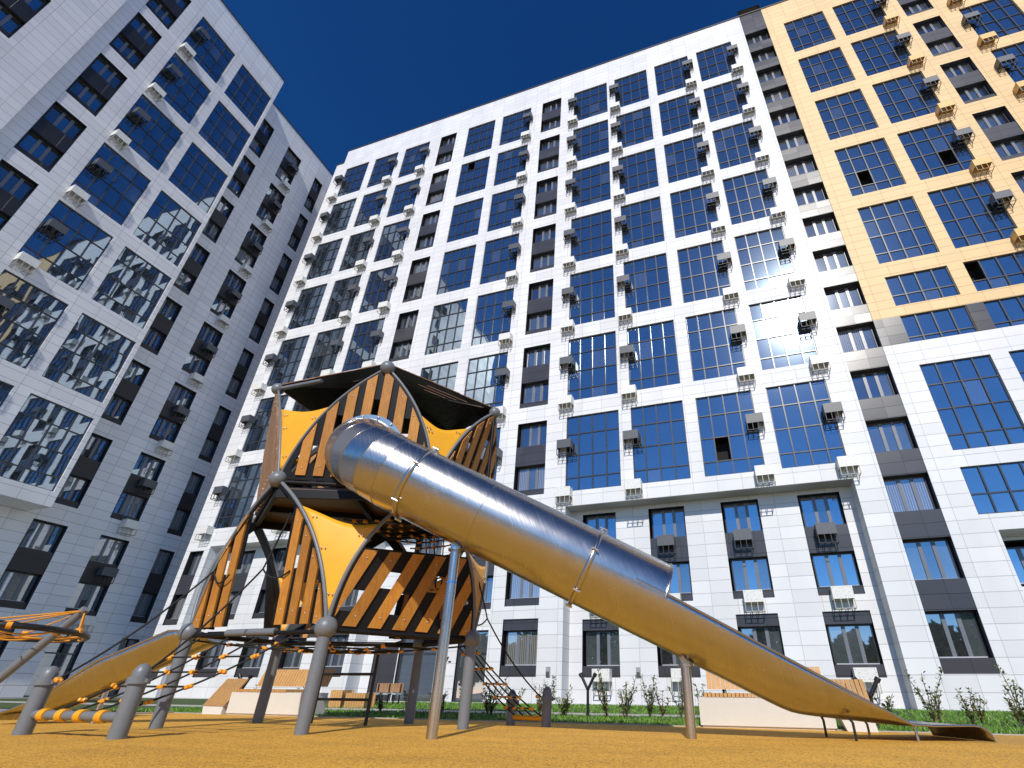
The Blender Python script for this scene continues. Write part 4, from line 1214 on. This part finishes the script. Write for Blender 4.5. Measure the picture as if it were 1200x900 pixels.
lounger(-12.2, -11.58, 9.9, 'slatted wooden lounger end with white base beside the bench under the tower')
bench(-1.04, 1.06, 9.98, 'white concrete bench with wooden backrest behind the lower slide chute', 'R')
lounger(1.14, 1.62, 9.9, 'slatted wooden lounger end standing behind the foot of the steel slide')
# far park bench and timber planters near the entrance
pb = thing('park_bench', 'brown backed park bench with pale seat near the entrance beyond the lawn', 'bench', (-13.5,18.2,0))
m_ = MB(); m_.box((-14.1,18.0,.36),(-12.9,18.42,.42)); m_.build('seat', M['sill'], pb)
m_ = MB(); m_.box((-14.1,18.44,.44),(-13.52,18.48,.74)); m_.box((-13.48,18.44,.44),(-12.9,18.48,.74)); m_.build('backrest', M['roofwood'], pb)
for x in (-14.0,-13.5,-13.0):
    m_ = MB(); m_.box((x-.02,18.05,0),(x+.02,18.09,.36)); m_.box((x-.02,18.40,0),(x+.02,18.435,.72)); m_.build('leg', M['black_metal'], pb)
for x,y,w_,h,lab in ((-13.45,15.3,.42,.50,'taller wooden planter box between the tower legs beyond the lawn path'),(-12.75,15.2,.68,.42,'lower wide wooden planter box right of the taller planter')):
    t = thing('planter_box', lab, 'planter', (x,y,0), 'wooden planters beyond the lawn path')
    m_ = MB()
    k = 0.
    while k < w_-.01: m_.box((x+k,y,0),(x+k+.085,y+.03,h)); m_.box((x+k,y+.5,0),(x+k+.085,y+.53,h)); k += .095
    m_.box((x,y+.032,0),(x+.03,y+.498,h)); m_.box((x+w_-.03,y+.032,0),(x+w_,y+.498,h)); m_.build('boards', M['benchwood'], t)
    m_ = MB(); m_.box((x+.032,y+.032,.0),(x+w_-.032,y+.498,h-.06)); m_.build('soil', M['stem'], t)
# black Y-shaped stakes in the lawn
def ystake(x,y,h,label):
    m_ = MB(); m_.tube([(x,y,-.03),(x,y,h*.68)],.035,10); m_.tube([(x,y,h*.64),(x-.17,y,h)],.035,10); m_.tube([(x,y,h*.64),(x+.17,y,h)],.035,10)
    for s in (-1,1): m_.tube([(x+s*.16,y,h*.97),(x+s*.20,y,h*1.05)],.05,10)
    o = m_.build('floodlight_stake', M['black_metal'], local=(x,y,0)); tag(o, label, 'floodlight stake', 'black Y-shaped stakes in the lawn')
ystake(-4.0,13.2,.86,'black Y-shaped stake in the lawn between the bollards and the slide post')
ystake(1.78,10.9,.72,'black Y-shaped stake behind the lounger at the slide foot')
ystake(-12.2,10.8,.78,'black Y-shaped stake left of the bench under the tower')

# ------------------------------------------------------------------ shrubs
def shrub(x,y,h,label,seed,dry=.15,dens=1.):
    rr = random.Random(seed); t = thing('young_shrub', label, 'shrub', (x,y,0), 'young shrubs planted along the lawn')
    st = MB(); lf = MB()
    for k in range(rr.randint(4,7)):
        a = rr.uniform(0,6.28); sp = rr.uniform(.08,.42)*h; pts = []
        hh = h*rr.uniform(.5,1.)
        for i in range(6):
            f = i/5; pts.append(V((x+math.cos(a)*sp*f**1.3+rr.uniform(-.02,.02), y+math.sin(a)*sp*f**1.3, hh*f)))
        st.tube(pts,[.009*(1-.7*i/5)+.002 for i in range(6)],5)
        for j in range(int(50*dens)):
            f = rr.uniform(.12,1.); i = min(int(f*5),4); p = pts[i].lerp(pts[i+1], f*5-i)
            d = V((rr.uniform(-1,1),rr.uniform(-1,1),rr.uniform(-.3,.8))).normalized(); L_ = rr.uniform(.04,.095); sdv = d.cross(V((0,0,1)))
            if sdv.length < .1: continue
            sdv.normalize(); p = p+d*rr.uniform(0,.06)
            lf.poly([p, p+d*L_*.5+sdv*L_*.28, p+d*L_, p+d*L_*.5-sdv*L_*.28], 1 if rr.random()<dry else 0)
    st.build('stems', M['stem'], t); lf.build('foliage', [M['leaf'],M['leaf2']], t)
SH = []
xs = [(-12.9,11.9,.7),(-11.9,12.4,.8),(-9.4,12.6,.55),(-8.3,12.2,.5),(-7.6,12.6,.65),(-6.9,12.4,.8),(-6.3,12.7,.9),(-5.6,12.5,.7),(-4.9,12.8,.85),(-4.3,12.4,.6),(-3.4,12.7,.95),(-2.9,12.5,.8),(-2.45,12.9,.9),(-1.7,12.6,.95),(-1.2,12.4,.7),(-.6,12.8,.6),(3.0,12.4,.95),(3.7,12.6,.7),(4.4,12.3,1.0),(5.2,12.5,1.25),(6.0,12.7,.9),(6.7,12.4,1.15),(2.2,12.2,.6)]
xs.sort()
for i,(x,y,h) in enumerate(xs):
    where = 'left of the tower legs' if x < -9 else 'seen between the tower legs' if x < -5.8 else 'between tower and slide post' if x < -2.2 else 'beside the slide post' if x < 0 else 'right of the slide foot'
    size = 'tiny' if h < .62 else 'small' if h < .78 else 'medium' if h < .92 else 'tall'
    same = [q for q in xs if (('left of the tower legs' if q[0] < -9 else 'seen between the tower legs' if q[0] < -5.8 else 'between tower and slide post' if q[0] < -2.2 else 'beside the slide post' if q[0] < 0 else 'right of the slide foot') == where)]
    shrub(x,y,h,f'{size} sparse young shrub on the lawn, {ORD[same.index((x,y,h))]} from left {where}',100+i, dry=.25 if x<-6 else .12, dens=1.2)

# far tree belt on the open side of the courtyard (behind the photographer, mirrored in the low windows)
tb = MB(); rr = random.Random(5)
for i in range(24000):
    x = rr.uniform(-130,130); cx = (x//7)*7+3.5; top_ = 12.5+2.0*math.sin(cx*1.7)+1.5*math.sin(cx*.37)
    z = rr.uniform(.2,1.)**.8*max(6.5,top_*(1-((x-cx)/4.6)**2*.45)); y = -62+rr.uniform(-3,3)
    a = V((rr.uniform(-1,1),rr.uniform(-.4,.4),rr.uniform(-1,1)))*.85; b = V((rr.uniform(-1,1),rr.uniform(-.6,.6),rr.uniform(-1,1)))*.85; p = V((x,y,z))
    tb.poly([p-a,p+b,p+a,p-b])
tag(tb.build('tree_belt', M['leaf']), 'far belt of green trees on the open side of the courtyard', 'trees', kind='stuff')

sprigs = [(-8.0,13.0),(-6.6,13.1),(-5.2,13.1),(-4.6,13.15),(-3.1,13.1),(-2.2,13.1),(1.9,13.4),(3.4,13.6),(4.1,13.5),(4.8,13.7),(5.6,13.6),(6.4,13.5),(7.1,13.7)]
lft = [q for q in sprigs if q[0] < 0]; rgt = [q for q in sprigs if q[0] > 0]
for i,(x,y) in enumerate(sprigs):
    grp = lft if x < 0 else rgt
    shrub(x,y,random.uniform(.45,.7),f'thin yellowing sprig in the lawn, {ORD[grp.index((x,y))]} from left {"behind the tower" if x < 0 else "right of the slide foot"}',300+i,dry=.75,dens=.7)

# ------------------------------------------------------------------ light, sky, camera
SUN = V((.156,-.777,.610)).normalized()
w_ = bpy.data.worlds.new('World'); scene.world = w_; w_.use_nodes = True
nt = w_.node_tree; bg = nt.nodes['Background']; sky = nt.nodes.new('ShaderNodeTexSky'); sky.sky_type = 'NISHITA'
sky.sun_disc = False; sky.sun_elevation = math.asin(SUN.z); sky.sun_rotation = math.atan2(SUN.x, SUN.y)
sky.air_density = 1.0; sky.dust_density = 0.0; sky.ozone_density = 6.0; sky.altitude = 2500
sp3 = nt.nodes.new('ShaderNodeSeparateColor'); cb3 = nt.nodes.new('ShaderNodeCombineColor'); nt.links.new(sky.outputs[0], sp3.inputs[0])
for k_,gm,tn in ((0,2.0,.62),(1,1.5,.95),(2,1.3,1.17)):      # clear, dry, deep blue air
    nt.links.new(mathn(nt,'MULTIPLY',mathn(nt,'POWER',sp3.outputs[k_],gm),tn), cb3.inputs[k_])
nt.links.new(cb3.outputs[0], bg.inputs['Color']); bg.inputs['Strength'].default_value = .083
ld = bpy.data.lights.new('Sun','SUN'); ld.energy = 4.0; ld.angle = R(.53); ld.color = (1.,.955,.88)
lo = bpy.data.objects.new('Sun', ld); col.objects.link(lo); lo.rotation_euler = (-SUN).to_track_quat('-Z','Y').to_euler()

cam = bpy.data.cameras.new('Camera'); co = bpy.data.objects.new('Camera', cam); col.objects.link(co); scene.camera = co
F,PX,PY,pitch,yaw,roll = 581.27,678.83,485.40,R(29.2512),R(17.9614),R(.4891)
cp,sp_,cy,sy = math.cos(pitch),math.sin(pitch),math.cos(yaw),math.sin(yaw)
f = V((-sy*cp,cy*cp,sp_)); r = V((cy,sy,0)); u = r.cross(f)
r2 = r*math.cos(roll)+u*math.sin(roll); u2 = -r*math.sin(roll)+u*math.cos(roll)
mat = Matrix((r2,u2,-f)).transposed().to_4x4(); mat.translation = V((0,0,.5)); co.matrix_world = mat
cam.sensor_fit = 'HORIZONTAL'; cam.sensor_width = 36; cam.lens = F*36/1200
cam.shift_x = (600-PX)/1200; cam.shift_y = (PY-450)/1200
cam.clip_start = .05; cam.clip_end = 2000
scene.view_settings.view_transform = 'Standard'; scene.view_settings.look = 'None'; scene.view_settings.exposure = 0; scene.view_settings.gamma = 1
scene.view_settings.use_curve_mapping = False
scene.cycles.max_bounces = 6; scene.cycles.glossy_bounces = 4; scene.cycles.use_denoising = True
